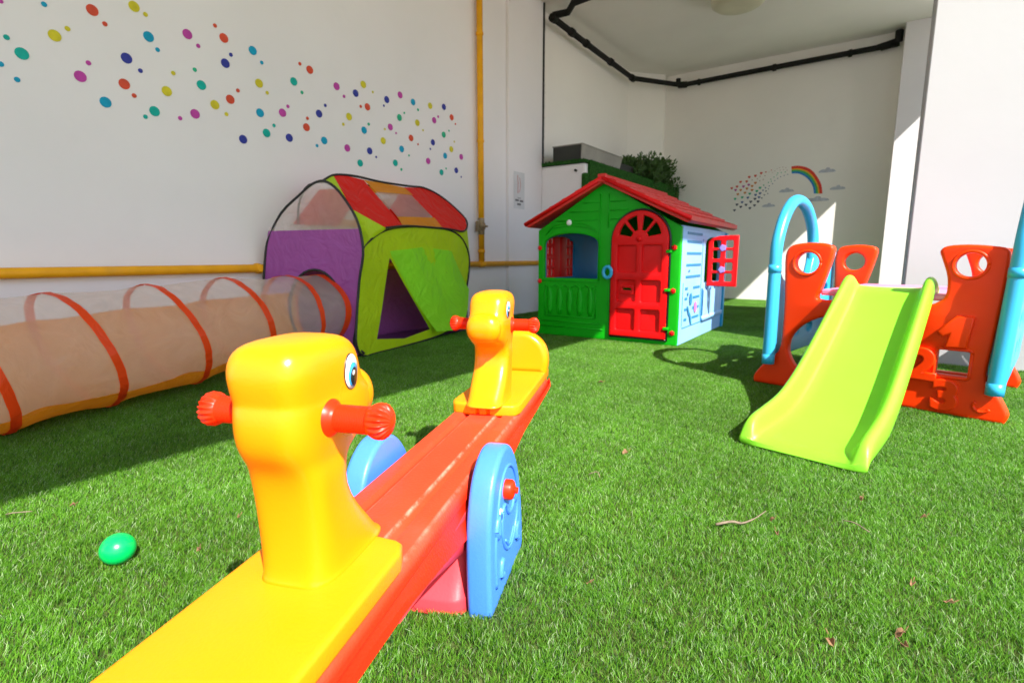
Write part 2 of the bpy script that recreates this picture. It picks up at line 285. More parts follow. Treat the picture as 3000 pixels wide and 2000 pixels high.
# ------------------------------------------------------------------ setting
WX = -3.165
def sheet(name, x0, y0, x1, y1, z, m):
    return mesh(name, [(x0, y0, z), (x1, y0, z), (x1, y1, z), (x0, y1, z)], [(0, 1, 2, 3)], m)
tag(sheet('ground', -60, -60, 60, 60, -.05, 'paving'), kind='structure')
pv = MB().box((.02, 3.86, -.049), (9, 9, -.012)).done('pavement', 'concrete'); tag(pv, kind='structure')
ce = MB().box((WX-.35, -3, 3.17), (1.05, 8.4, 3.5)).done('ceiling', 'ceiling'); tag(ce, kind='structure')
lw = tag(MB().box((WX-.3, -3, -.04), (WX, 4.42, 3.168)).done('wall', 'wall'), 'grey white wall at left painted with a drifting trail of coloured dots', 'wall')
pw = tag(MB().box((WX-.3, 4.422, -.04), (WX+.03, 5.04, 3.168)).done('wall_pier', 'wall', bevel=.006), 'plain white wall pier behind the playhouse, with the paper notice on it', 'wall')
rw = tag(MB().box((WX-.3, 5.05, 1.4), (WX-.07, 7.52, 3.168)).done('recess_wall', 'recess'), 'shaded recess wall above the planter ledge, under the drain pipe', 'wall')
V = [(WX-.07, 7.50), (-2.87, 7.93), (-2.87, 8.3), (WX-.4, 8.3), (WX-.4, 7.50)]
cw = MB().add([(x, y, z) for z in (-.04, 3.168) for x, y in V], [(0, 1, 6, 5), (1, 2, 7, 6), (2, 3, 8, 7), (3, 4, 9, 8), (4, 0, 5, 9)]).done('corner_wall', 'recess')
tag(cw, 'narrow slanted wall in the far left corner of the recess', 'wall')
bw = tag(MB().box((-2.868, 8.03, -.04), (1.5, 8.3, 3.168)).done('back_wall', 'recess'), 'back wall painted with a small rainbow, half in shade', 'wall')
pl = tag(MB().box((-.075, 7.76, -.04), (.9, 8.028, 3.168)).done('wall_column', 'wall', bevel=.006), 'flat white column standing out at the right end of the rainbow wall', 'column')
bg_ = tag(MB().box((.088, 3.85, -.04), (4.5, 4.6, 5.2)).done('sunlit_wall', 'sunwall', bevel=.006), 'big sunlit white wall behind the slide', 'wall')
# ledge wall with turf laid over it
kx = -2.62
lo = MB().box((WX-.3, 5.045, -.04), (kx, 7.95, 1.545))
lo = tag(lo.done('ledge_wall', 'wall', bevel=.03, seg=4), 'low white planter wall behind the playhouse with turf laid over its top', 'wall')
tf = MB().box((WX-.02, 5.03, 1.547), (kx+.012, 7.95, 1.575)).box((kx+.002, 5.10, 1.0), (kx+.03, 7.95, 1.572))
for k in range(420):
    x = random.uniform(WX, kx); a = random.uniform(0, 6.28); z = 1.57; y = 5.03
    if k % 2: x = kx+.025; y = random.uniform(5.1, 7.9); z = 1.565
    h = random.uniform(.01, .03); tf.add([(x-.006, y, z), (x+.006, y, z), (x+h*math.cos(a)*.7, y+h*math.sin(a)*.7, z+h*.7)], [(0, 1, 2)])
tf.done('turf_cover', 'drape', lo)
# fixing screw and curled end of the turf cover
MB().tube([(kx-.10, 5.04, 1.47), (kx-.10, 5.012, 1.47)], .012).done('fixing', 'darkbox', lo)
MB().box((kx-.035, 5.02, 1.0), (kx+.03, 5.10, 1.44)).done('turf_flap', 'drape', lo, bevel=.02)
# wall seam with green fringe
sm = MB().tube([(WX+.035, 5.045, 1.58), (WX+.035, 5.045, 3.16)], .012, 8)
for k in range(260):
    z = 1.58+1.58*(k/260)**1.5; a = random.uniform(0, 6.28); h = random.uniform(.012, .03)
    sm.add([(WX+.035, 5.045, z), (WX+.035, 5.05, z+.008), (WX+.035+h*math.cos(a), 5.045+h*math.sin(a), z+random.uniform(-.02, .02))], [(0, 1, 2)])
tag(sm.done('turf_edge_strip', 'wire'), 'thin dark green edge strip running up the corner of the wall pier', 'strip')
# ceiling lamp
t = tag(empty('ceiling_lamp', (-1.45, 5.98, 3.17)), 'round olive lamp on the ceiling of the recess', 'lamp')
prof = [(0, -.130), (.14, -.130), (.21, -.124), (.245, -.10), (.258, -.06), (.26, -.02)]
MB().loft([[(r*math.cos(a)+1e-4, r*math.sin(a), z) for a in [2*math.pi*j/40 for j in range(40)]] for r, z in [(max(r, .002), z) for r, z in prof]]).done('shade', 'lamp', t, True)
MB().tube([(0, 0, -.02), (0, 0, -.001)], .268, 40).done('base', 'white', t)

# ------------------------------------------------------------------ wall dots, rainbow
def disc3(c, r, m, parent, ax, name='painted_dot', n=22):
    V = []; 
    for j in range(n):
        a = 2*math.pi*j/n
        V.append((c[0], c[1]+r*math.cos(a), c[2]+r*math.sin(a)) if ax == 'x' else (c[0]+r*math.cos(a), c[1], c[2]+r*math.sin(a)))
    d = (.0015, 0, 0) if ax == 'x' else (0, -.0015, 0)
    V2 = [(v[0]+d[0], v[1]+d[1], v[2]+d[2]) for v in V]
    return V2, V
KEY = {'c': 'cyan', 't': 'teal', 'g': 'green', 'r': 'red', 'y': 'yellow', 'm': 'magenta', 'n': 'navy'}
rest = MB(); used = []
for k, q in enumerate(DOTS.split()):
    y, z, r, c = q.split(','); y, z, r = float(y), float(z), float(r)
    r = .0245 if r > .017 else .0108 if r > .0095 else .0085
    a, b = disc3((WX+.001, y, z), r, c, lw, 'x'); n = len(a)
    F = [tuple(range(n))]+[(j, (j+1) % n, n+(j+1) % n, n+j) for j in range(n)]
    if k < 100: mesh('painted_dot', a+b, F, 'p_'+KEY[c], lw)
    else:
        if c not in used: used.append(c)
        rest.add(a+b, F, used.index(c))
mesh('painted_dots', rest.V, rest.F, ['p_'+KEY[c] for c in used], lw, mi=rest.I)['kind'] = 'stuff'
YB = 8.03
RO = [(-1.151, 1.756), (-1.074, 1.759), (-.971, 1.729), (-.895, 1.672), (-.835, 1.588), (-.789, 1.498), (-.768, 1.389)]
RI = [(-1.141, 1.667), (-1.066, 1.661), (-.996, 1.626), (-.939, 1.574), (-.894, 1.506), (-.873, 1.446), (-.866, 1.395)]
RO = smooth_path([(x, 0, z) for x, z in RO]); RI = smooth_path([(x, 0, z) for x, z in RI])
rb = MB(); n = len(RO)
for i, (f0, f1) in enumerate(((0, .34), (.34, .5), (.5, .74), (.74, 1))):
    V = []
    for f in (f0, f1):
        V += [(RO[k].x*(1-f)+RI[k].x*f, YB-.002, RO[k].z*(1-f)+RI[k].z*f) for k in range(n)]
    rb.add(V, [(k, k+1, n+k+1, n+k) for k in range(n-1)], i)
mesh('rainbow', rb.V, rb.F, ['p_rb_red', 'p_rb_or', 'p_rb_gr', 'p_rb_bl'], bw, mi=rb.I)
for cx, cz, s in ((-.739, 1.668, 1.05), (-.607, 1.446, .95), (-1.187, 1.453, 1.), (-.827, 1.318, 1.55), (-1.392, 1.272, .9)):
    P = [(-.075, -.018), (.075, -.018), (.085, 0), (.06, .014), (.035, .016), (.022, .034), (-.005, .036), (-.022, .018), (-.05, .018), (-.082, .0)]
    P = smooth_path([(cx+x*s, 0, cz+z*min(s, 1.1)) for x, z in P], True, 4)
    mesh('painted_cloud', [(p.x, YB-.0025, p.z) for p in P], [tuple(range(len(P)))], 'p_cloud', bw)
HK = {'r': 'red', 'p': 'pale', 'm': 'magenta', 'o': 'orange', 'y': 'orange', 'g': 'green', 'b': 'blue', 'd': 'dark'}
hs = [(-.0, -.95), (-.8, -.1), (-.95, .4), (-.6, .8), (-.2, .75), (0, .45), (.2, .75), (.6, .8), (.95, .4), (.8, -.1)]
for q in HEARTS.split():
    x, z, c = q.split(','); x, z = float(x), float(z)
    r = .0195 if x < -1.5 and c != 'p' else .011 if c != 'p' else .009
    if x > -1.42: r *= .7
    mesh('painted_heart', [(x+r*a, YB-.0025, z+r*b) for a, b in hs], [tuple(range(len(hs)))], 'p_'+HK[c], bw)

# ------------------------------------------------------------------ yellow gas pipe, drain pipe
t = tag(empty('gas_pipe', (WX+.045, 3.96, .526)), 'yellow gas pipe running along the dotted wall and up between tent and playhouse', 'pipe')
MB().tube([(0, -7, 0), (0, 1.14, 0)], .0245, 16).done('level_pipe', 'pipe_yellow', t, True)
MB().tube([(0, 0, .02), (0, 0, 2.63)], .0275, 16).done('upright_pipe', 'pipe_yellow', t, True)
for y in (-2.18, -4.4): MB().tube([(-.045, y, .0), (-.028, y, 0), (-.0279, y, 0), (.0, y, 0), (.029, y, 0)], [.012, .012, .031, .031, .02], 16).done('pipe_clamp', 'pipe_yellow', t, bevel=.002)
for z in (.12, 1.1, 2.0): MB().tube([(0, 0, z-.012), (0, 0, z+.012)], .033, 16).done('pipe_clamp', 'pipe_yellow', t, bevel=.002)
MB().tube([(0, -.035, 0), (0, .035, 0)], .030, 16).done('tee_joint', 'pipe_yellow', t, bevel=.003)
v = MB().tube([(0, 0, .27), (0, 0, .31), (0, 0, .32), (0, 0, .37), (0, 0, .38), (0, 0, .42)], [.030, .030, .038, .038, .030, .030], 8).tube([(0, 0, .345), (.05, 0, .345)], .014, 8).box((.045, -.05, .337), (.055, .03, .353))
v.tube([(0, -.02, .345), (0, -.055, .345)], .012, 8).box((-.02, -.062, .30), (.02, -.05, .39)); v.done('shutoff_valve', 'brass', t, bevel=.002)
PT = [(WX+.0, 5.6, 3.30-.18), (WX+.02, 5.4, 3.06), (WX+.06, 5.16, 3.02), (WX+.03, 5.3, 3.02)]
t = tag(empty('drain_pipe', (-3.05, 7.3, 2.98)), 'black drain pipe running under the ceiling of the recess', 'pipe')
loc = Vector((-3.05, 7.3, 2.98))
def rel(P): return [tuple(Vector(p)-loc) for p in P]
MB().tube(rel([(-3.07, 5.10, 3.03), (-3.07, 6.2, 3.0), (-3.06, 7.22, 2.975), (-2.62, 7.93, 2.985), (-1.7, 7.95, 3.0), (-.35, 7.95, 3.01), (-.14, 7.95, 3.03)]), [.032, .032, .032, .032, .032, .032, .05], 14).done('pipe_run', 'black_pipe', t, True)
MB().tube(rel([(-3.07, 5.12, 3.05), (-2.93, 5.19, 3.075), (-2.80, 5.07, 3.09), (-2.58, 5.06, 3.10), (-1.6, 4.95, 3.11)]), .035, 12).done('branch_pipe', 'black_pipe', t, True)
for a, b in (((-3.07, 5.10, 3.03), (-3.07, 5.17, 3.03)), ((-3.07, 5.5, 3.02), (-3.07, 5.56, 3.019)), ((-3.07, 5.85, 3.01), (-3.07, 5.9, 3.01)), ((-3.065, 6.5, 2.992), (-3.065, 6.56, 2.99)), ((-3.06, 7.17, 2.976), (-3.06, 7.26, 2.975)),
             ((-2.66, 7.90, 2.985), (-2.55, 7.95, 2.987)), ((-2.4, 7.95, 2.99), (-2.37, 7.95, 2.99)), ((-1.45, 7.95, 3.0), (-1.41, 7.95, 3.0)), ((-.62, 7.95, 3.005), (-.58, 7.95, 3.005)), ((-.3, 7.95, 3.01), (-.12, 7.95, 3.03))):
    MB().tube(rel([a, b]), .043, 14).done('coupling', 'black_pipe', t, bevel=.003)
for q, r in ((rel([(-2.66, 7.9, 2.98), (-2.66, 7.9, 3.07)]), .034), (rel([(-.13, 7.93, 3.03), (-.13, 7.93, 3.15)]), .04)): MB().tube(q, r, 12).done('pipe_stub', 'black_pipe', t, bevel=.003)
# ------------------------------------------------------------------ notice
t = tag(empty('paper_notice', (WX+.032, 4.60, 1.075)), 'faded paper notice with a red figure and three short lines of dark words', 'notice')
MB().box((0, -.095, 0), (.002, .095, .36)).done('sheet', 'paper', t)
n_ = MB()
n_.box((.0021, -.03, .098), (.003, .03, .112), 2)
for y0, y1, z in ((-.072, -.008, .072), (.008, .072, .068), (-.038, .03, .034)): n_.box((.0021, y0, z), (.003, y1, z+.02), 0)
n_.tube([(.0022, -.025+.045*math.sin(a), .24+.085*math.cos(a)) for a in [k*math.pi/9 for k in range(2, 9)]], .004, 6, 1)
n_.tube([(.0022, -.03, .33), (.0022, -.03, .29), (.0022, -.022, .25), (.0022, -.028, .15)], .005, 6, 1)
n_.done('print', ['ink', 'ink_red', 'ink_pale'], t)
# ------------------------------------------------------------------ troughs and plant on the ledge
t = tag(empty('planter_trough', (-2.87, 5.62, 1.576)), 'empty grey metal trough on the turf ledge', 'planter')
s = MB(); x0, x1, y0, y1, h = -.15, .16, -.51, .46, .165
s.add([(x0, y0, 0), (x1, y0, 0), (x1, y1, 0), (x0, y1, 0), (x0-.01, y0-.02, h), (x1+.03, y0-.02, h), (x1+.03, y1+.02, h), (x0-.01, y1+.02, h)], [(0, 3, 2, 1), (0, 1, 5, 4), (1, 2, 6, 5), (2, 3, 7, 6), (3, 0, 4, 7)], 0)
o = s.done('trough', 'metal', t); q = o.modifiers.new('t', 'SOLIDIFY'); q.thickness = .006
MB().box((-.155, -.536, .01), (.175, -.531, .160)).done('dark_end', 'darkbox', t)  # near end face, darker than the long grey side
MB().box((-.165, -.54, .158), (.195, -.525, .17)).box((.183, -.53, .158), (.197, .485, .17)).done('rim', 'metal', t, bevel=.002)
for k, (yy, lab) in enumerate(((6.45, 'dark plastic trough on the ledge half full of succulent, nearer the empty metal trough'), (7.25, 'dark plastic trough overflowing with bushy green succulent'))):
    t = tag(empty('planter_trough', (-2.80, yy, 1.576)), lab, 'planter', 'plastic troughs on the ledge')
    s = MB().add([(-.09, -.34, 0), (.09, -.34, 0), (.09, .34, 0), (-.09, .34, 0), (-.11, -.36, .11), (.11, -.36, .11), (.11, .36, .11), (-.11, .36, .11)], [(0, 3, 2, 1), (0, 1, 5, 4), (1, 2, 6, 5), (2, 3, 7, 6), (3, 0, 4, 7), (4, 5, 6, 7)])
    s.done('trough', 'darkbox', t, bevel=.006)
    pm = MB()
    cl = [(random.uniform(-.05, .13), random.uniform(-.05, .38), random.uniform(.03, .19), random.uniform(.08, .12)) for _ in range(10)] if k == 0 else [(random.uniform(-.06, .20), random.uniform(-.42, .60), random.uniform(-.06, .22), random.uniform(.09, .14)) for _ in range(30)]
    for cx, cy_, cz, cr in cl:
        for j in range(130):
            d = Vector(rng.normal(size=3)).normalized(); p = Vector((cx, cy_, cz))+d*cr*random.uniform(.4, 1.1)
            a = Vector(rng.normal(size=3)).normalized(); b = d.cross(a).normalized(); u = (d*.8+a*.4+Vector((0, 0, .4))).normalized(); L_ = random.uniform(.024, .046)
            pm.add([p-b*L_*.35, p+b*L_*.35, p+u*L_+b*L_*.25, p+u*L_*1.2, p+u*L_-b*L_*.25], [(0, 1, 2, 3, 4)])
    pm.done('succulent', 'leafgreen', t)
# ------------------------------------------------------------------ seesaw (local: y along the plank, x across, z up)
SS = tag(empty('seesaw', (-.667, .703, 0), R(21.7)), 'faded red plastic seesaw with yellow animal heads at both ends and light blue side plates', 'seesaw')
def sel(cx, cy_, hx, hy, z, e=3.0, n=28):
    o = []
    for j in range(n):
        t = 2*math.pi*j/n; c, s = math.cos(t), math.sin(t)
        o.append((cx+hx*math.copysign(abs(c)**(2/e), c), cy_+hy*math.copysign(abs(s)**(2/e), s), z))
    return o
def lerp(x, T):
    for (a, b), (c, d) in zip(T, T[1:]):
        if x <= c: return b+(d-b)*max(0, (x-a))/(c-a)
    return T[-1][1]
pk = MB(); secs = []
zb = [(0, .118), (.1, .122), (.22, .143), (.34, .160), (.5, .166), (.74, .176), (.8, .19)]
for k in range(49):
    y = -.79+1.58*k/48; a = abs(y); b = lerp(a, zb); e = 1 if a < .775 else .9
    wt, wb = .080*e, .094*e
    top = [(-wt-.004, .206), (-wt+.004, .2145), (-.056, .216), (-.049, .215), (-.043, .2075), (-.036, .209), (-.030, .216), (-.012, .2165), (.012, .2165), (.030, .216), (.036, .209), (.043, .2075), (.049, .215), (.056, .216), (wt-.004, .2145), (wt+.004, .206)]
    side = [(wt+.008, .190), (wt+.006, .186), (wb+.001, b+.020), (wb+.003, b+.008), (wb-.006, b), (0, b-.002), (-wb+.006, b), (-wb-.003, b+.008), (-wb-.001, b+.020), (-wt-.006, .186), (-wt-.008, .190)]
    secs.append([(x, y, z) for x, z in top+side])
pk.loft(secs).done('plank', 'plank', SS, True).data.set_sharp_from_angle(angle=R(38))
hb = MB(); secs = []
for k in range(25):
    y = -.36+.72*k/24; d = .075*math.cos(math.pi*y/.76)**1.3+.004
    z1 = .178-.022*abs(y)/.36; z0 = lerp(abs(y), zb)-.030*math.cos(math.pi*y/.76)-.002; hw = .0875
    secs.append([(.0905, y, z1), (hw+.0035, y, (z1+z0)/2), (hw, y, z0+.010), (hw-.012, y, z0), (-hw+.012, y, z0), (-hw, y, z0+.010), (-hw-.0035, y, (z1+z0)/2), (-.0905, y, z1)])
hb.loft(secs).done('keel', 'pinkred', SS, True).data.set_sharp_from_angle(angle=R(50))
bs = MB(); secs = []
for z, hx, hy in ((-.01, .094, .128), (.02, .094, .126), (.026, .092, .118), (.05, .09, .104), (.10, .088, .075), (.15, .085, .05)): secs.append(sel(0, .0, hx, hy, z, 8))
bs.loft(secs).done('pivot_base', 'pinkred', SS, bevel=.004)
PO = smooth_path([(-.115, -.01, 0), (-.120, .05, 0), (-.121, .12, 0), (-.113, .175, 0), (-.088, .225, 0), (-.050, .254, 0), (-.01, .262, 0), (.03, .250, 0), (.068, .215, 0), (.098, .165, 0), (.118, .11, 0), (.129, .05, 0), (.131, .0, 0)], False, 5)
PO = [(p.x, p.y) for p in PO]+[(.12, -.014), (-.10, -.014)]
for sx in (1, -1):
    pt = plate('side_plate', PO, [], .044, frame((sx*.117, 0, 0), (0, 1, 0), (0, 0, 1), (1, 0, 0)), 'sky_blue', SS, .009, 4)
    xo = sx*.139; r_ = MB()
    def relief(P, r, closed=True, k=5):
        Q = smooth_path([(xo, y, z) for y, z in P], closed, k); Q = Q+[Q[0]] if closed else Q
        r_.tube([tuple(q) for q in Q], r, 8, cap=not closed)
    relief([(-.085, .03), (-.09, .10), (-.075, .16), (-.05, .205), (-.01, .222), (.035, .205), (.07, .16), (.09, .10), (.095, .04)], .0035, False)
    relief([(-.04, .150), (-.045, .11), (-.02, .07), (.02, .055), (.06, .075), (.075, .115), (.06, .145), (.03, .125), (.0, .13), (-.02, .155)], .004)
    relief([(-.02, .085), (.01, .062), (.045, .08)], .003, False)
    relief([(-.085, .135), (-.07, .155), (-.072, .12)], .006)
    relief([(-.055, .035), (-.045, .06), (-.03, .03)], .006)
    relief([(.04, .165), (.058, .15), (.05, .13)], .006)
    relief([(.065, .045), (.075, .07), (.09, .035)], .006)
    r_.done('relief', 'sky_blue', pt, True)
    e_ = MB()
    for (ry, rz, i, d) in ((.010, .014, 0, .002), (.006, .009, 1, .0026), (.0035, .005, 2, .0032)):
        V = [(xo+sx*d, -.057+ry*math.cos(a)+(.0015*i), .150-.001*i+rz*math.sin(a)) for a in [k*math.pi/10 for k in range(20)]]
        V2 = [(xo-sx*.002, v[1], v[2]) for v in V]; e_.add(V+V2, [tuple(range(20))]+[(k, (k+1) % 20, 20+(k+1) % 20, 20+k) for k in range(20)], i)
    e_.done('eye', ['white', 'eyeblue', 'black'], pt)
    MB().tube([(sx*.12, -.018, .183), (sx*.150, -.018, .183), (sx*.154, -.018, .183), (sx*.157, -.018, .183)], [.0185, .0185, .016, .008], 24).tube([(sx*.155, -.018, .183), (sx*.162, -.018, .183)], .006, 12).done('axle_cap', 'orange', pt, True).data.set_sharp_from_angle(angle=R(40))
def rider_end():
    """seat at the +y end, its head looking to -y"""
    so_ = [(-.086, .775), (-.088, .345), (-.080, .322), (-.070, .316), (-.019, .309), (-.015, .318), (-.011, .318), (-.008, .309), (.008, .309), (.011, .318), (.015, .318), (.019, .309), (.070, .316), (.080, .322), (.088, .345), (.086, .775), (.075, .79), (-.075, .79)]
    st = plate('seat', so_, [], .030, frame((0, 0, .2265), (1, 0, 0), (0, 1, 0), (0, 0, 1)), 'seat_yellow', SS, .007, 4)
    bo = smooth_path([(-.088, .235, 0), (-.092, .28, 0), (-.080, .325, 0), (-.045, .357, 0), (0, .367, 0), (.045, .357, 0), (.080, .325, 0), (.092, .28, 0), (.088, .235, 0)], False, 5)
    plate('backrest', [(p.x, p.y) for p in bo], [], .055, frame((0, .735, 0), (1, 0, 0), (0, 0, 1), (0, -1, 0)), 'yellow', st, .018, 6)
    hy = .405; c = .004
    S = [(0.234, 0.035, -0.126, 0.048, 4.2), (0.2425, 0.034, -0.124, 0.0475, 4.2), (0.246, 0.031, -0.114, 0.045, 4), (0.27, 0.029, -0.094, 0.04664, 4), (0.305, 0.029, -0.06, 0.04558, 4), (0.34, 0.031, -0.0388, 0.04505, 4), (0.366, 0.036, -0.042, 0.04611, 3.8), (0.38, 0.043, -0.054, 0.042642, 3.9),
         (0.392, 0.052, -0.086, 0.045011, 3.8), (0.405, 0.0585, -0.104, 0.046865, 3.7), (0.422, 0.061, -0.112, 0.048307, 3.6), (0.436, 0.0605, -0.112, 0.047895, 3.6), (0.445, 0.0588, -0.108, 0.04738, 3.7), (0.45, 0.0572, -0.101, 0.046556, 3.8), (0.455, 0.0578, -0.095, 0.046865, 3.8), (0.462, 0.059, -0.089, 0.046865, 3.9), (0.478, 0.0612, -0.083, 0.048307, 4), (0.492, 0.059, -0.078, 0.04738, 4), (0.503, 0.054, -0.071, 0.043569, 3.9), (0.5105, 0.045, -0.06, 0.03502, 3.7), (0.514, 0.028, -0.038, 0.021836, 3.1), (0.5152, 0.006, -0.012, 0.005665, 2.5)]
    hm = MB().loft([sel(c, hy+(b+f)/2, hx, (b-f)/2, z, e, 40) for z, b, f, hx, e in S])
    hm.loft([sel(c, hy-.088+.004*k_, .0475*(1-abs(k_/7)**2.8)**(1/2.4)+.0005, .0375*(1-abs(k_/7)**2.6)**(1/2.6)+.0005, .4335+.0335*k_/7, 2.5, 40) for k_ in (-7, -6.6, -5.6, -4, -2, 0, 2, 4, 5.6, 6.6, 7)] if 0 else [sel(c, hy-.086, .0425*math.cos(t)**.6+.0005, .0360*math.cos(t)**.65+.0005, .4290+.0360*math.sin(t), 3.0, 40) for t in [R(a) for a in (-89, -78, -64, -48, -32, -16, 0, 16, 32, 48, 64, 78, 89)]])
    hd = hm.done('animal_head', 'yellow', SS, True, sub=1)
    for sx in (1, -1):
        e_ = MB()
        for ry, rz, dy, dz, i in ((.0148, .0208, 0, 0, 2), (.0142, .0200, 0, 0, 0), (.0102, .0142, -.0022, -.0042, 1), (.0072, .0108, -.003, -.0062, 2), (.0024, .0030, -.002, -.002, 0)):
            k_ = {2: 0, 0: 1}.get(i, 1); off = .0012+.0005*[(2, .0148), (0, .0142), (1, .0102), (2, .0072), (0, .0024)].index((i, ry))
            def sx_at(y, z):
                Z = [q for q in S]; 
                b = lerp(z, [(q[0], q[1]) for q in Z]); f = lerp(z, [(q[0], q[2]) for q in Z]); hx = lerp(z, [(q[0], q[3]) for q in Z]); e = lerp(z, [(q[0], q[4]) for q in Z])
                v = abs((y-hy-(b+f)/2)/((b-f)/2)); return hx*max(0, 1-min(v, .999)**e)**(1/e)
            ring = [(hy-.042+dy+ry*math.cos(a), .470+dz+rz*math.sin(a)) for a in [k*math.pi/14 for k in range(28)]]
            V = [(c+sx*(sx_at(y, z)+off), y, z) for y, z in ring]+[(c+sx*(sx_at(hy-.042+dy, .470+dz)+off), hy-.042+dy, .470+dz)]
            V += [(c+sx*(abs(v[0]-c)-.006), v[1], v[2]) for v in V[:28]]
            e_.add(V, [(k, (k+1) % 28, 28) for k in range(28)]+[(k, (k+1) % 28, 29+(k+1) % 28, 29+k) for k in range(28)], i)
        e_.done('eye', ['white', 'eyeblue', 'black'], hd, True)
        h_ = MB(); P = [(.0365, .0225), (.0415, .0225), (.0475, .0205), (.0515, .0165), (.0535, .0150)]
        x = .055
        while x < .0905: P += [(x, .0143), (x+.0005, .0151), (x+.0012, .0151), (x+.0016, .0143)]; x += .00195
        P += [(.0925, .0148)]
        h_.loft([[(c+sx*x, hy+r*math.cos(a), .4275+r*math.sin(a)) for a in [2*math.pi*j/32 for j in range(32)]] for x, r in P])
        secs = []
        for x, r, fl in ((.0915, .0145, 0), (.0935, .0160, .0), (.097, .0180, .05), (.1015, .0196, .13), (.1065, .0199, .20), (.111, .0182, .22), (.1145, .0142, .2), (.117, .009, .12), (.118, .004, 0)):
            secs.append([(c+sx*x, hy+r*(1-fl*(.5-.5*math.cos(18*a)))*math.cos(a), .4275+r*(1-fl*(.5-.5*math.cos(18*a)))*math.sin(a)) for a in [2*math.pi*j/144 for j in range(144)]])
        h_.loft(secs)
        h_.done('handle', 'orange', hd, True).data.set_sharp_from_angle(angle=R(55))
    return st, hd
st, hd = rider_end()
def turn(o):
    c = o.copy(); link(c, SS); c.rotation_euler = (0, 0, math.pi)
    for ch in list(o.children):
        d = ch.copy(); link(d, c)
    return c
turn(st); turn(hd)

# ------------------------------------------------------------------ ball
bl = MB(); secs = []
for k in range(1, 24):
    a = math.pi*k/24; secs.append([(.031*math.sin(a)*math.cos(t)*1.03, .031*math.sin(a)*math.sin(t), .031-.0*k-.030*math.cos(a)) for t in [2*math.pi*j/36 for j in range(36)]])
o = bl.loft(secs).done('plastic_ball', 'ball', None, True); o.location = (-1.205, .352, -.006)
tag(o, 'small green plastic ball lying alone on the sunny grass', 'ball')

# ------------------------------------------------------------------ play tent
TA = Vector((-2.544, 2.052, 0)); TT = tag(empty('play_tent', TA), 'pop up play tent with purple end, lime front and red and orange roof', 'play tent')
GN_ = Vector((.985, .17, 0))     # out of the lime side
PN_ = Vector((-.42, -.907, 0)) # out of the purple side, towards the camera
def trel(P, off=Vector((0, 0, 0))): return [Vector(p)-TA+off for p in P]
def sheet3(name, outline, m, thick=.0, holes=(), puff=None, parent=TT):
    """cloth panel: triangulated and subdivided so it can bulge"""
    bm = bmesh.new(); es = []
    for P in [outline]+list(holes):
        vs = [bm.verts.new(p) for p in P]; es += [bm.edges.new((vs[i], vs[(i+1) % len(vs)])) for i in range(len(vs))]
    bmesh.ops.triangle_fill(bm, use_beauty=True, edges=es)
    for _ in range(3):
        bmesh.ops.subdivide_edges(bm, edges=[e for e in bm.edges if e.calc_length() > .05], cuts=1, use_grid_fill=True)
        bmesh.ops.triangulate(bm, faces=bm.faces)
    if puff:
        for v in bm.verts: v.co += puff(v.co)
    me = bpy.data.meshes.new(name); bm.to_mesh(me); bm.free(); me.materials.append(M[m])
    for p in me.polygons: p.use_smooth = True
    return link(bpy.data.objects.new(name, me), parent)
def dedge(P):
    P = [Vector(p) for p in P]; return P
def wob(n, amp, k=7.):
    n = Vector(n)
    def f(p):
        return n*amp*(math.sin(p.y*k+p.z*3)+.6*math.sin(p.z*k*1.3+p.x*5+p.y*2))
    return f
def edge_tube(name, P, r=.0065, parent=TT, m='wire', closed=True, k=4):
    Q = smooth_path(P, closed, k); Q = [tuple(q) for q in Q]
    if closed: Q += [Q[0], Q[1]]
    return MB().tube(Q, r, 8).done(name, m, parent, True)
G_ = [Vector((p[0], p[1], max(p[2], .004))) for p in trel(T_GREEN)]
G_ = smooth_path(G_, True, 3)
OP = trel(T_OPEN)
sheet3('front_panel', G_, 'limecloth', holes=[OP], puff=wob(GN_, .004))
edge_tube('front_hoop', G_, .0075, k=1)
edge_tube('door_piping', OP[:1]+OP[:2]+OP[1:2], .003, closed=False, k=1)
# door flap, blown outward
FL = trel(T_FLAP)
def flapf(p):
    d = max(0, (.62-p.z))/.6; e_ = min(1, max(0, (p.y-.28-.55*(.62-p.z))/.35)); return GN_*(.007+.10*d*d*e_+.008*math.sin(p.y*16+p.z*9))
sheet3('door_flap', FL, 'limebright', puff=flapf)
edge_tube('tie_string', [FL[2]+Vector((.02, -.20, -.01)), FL[2]+Vector((.025, -.16, -.08)), FL[2]+Vector((.03, -.09, -.16))], .0035, closed=False)
# purple end
P_ = [Vector(p) for p in trel(T_PURP)]
P_ = [Vector((-.55, -.262, .0))]+P_+[Vector((-.02, .0, .004))]
L0, R0 = Vector(T_PTOP[0])+Vector((.009, -.003, 0))-TA, Vector(T_PTOP[1])-TA
low = [q for q in P_ if q.z < .75]; up = [q for q in P_ if q.z >= .75]
HL = Vector((-2.792, 1.936, .280))-TA; ex = Vector((-.90, -.43, 0)).normalized()*-1
HO = [HL+ex*(.174*math.cos(a))+Vector((0, 0, .240*math.sin(a))) for a in [2*math.pi*k/32 for k in range(32)]]
li = [q for q in low if q.x < -.25 and q.z < .70]; ri = [q for q in low if q.x >= -.25]
sheet3('end_panel', li+[L0, R0]+ri, 'purple', holes=[HO], puff=wob(PN_, .003))
sheet3('end_netting', [L0]+up+[R0], 'net', puff=wob(PN_, .004))
edge_tube('end_hoop', P_, .008, k=3)
edge_tube('tunnel_opening', HO, .008, k=1)
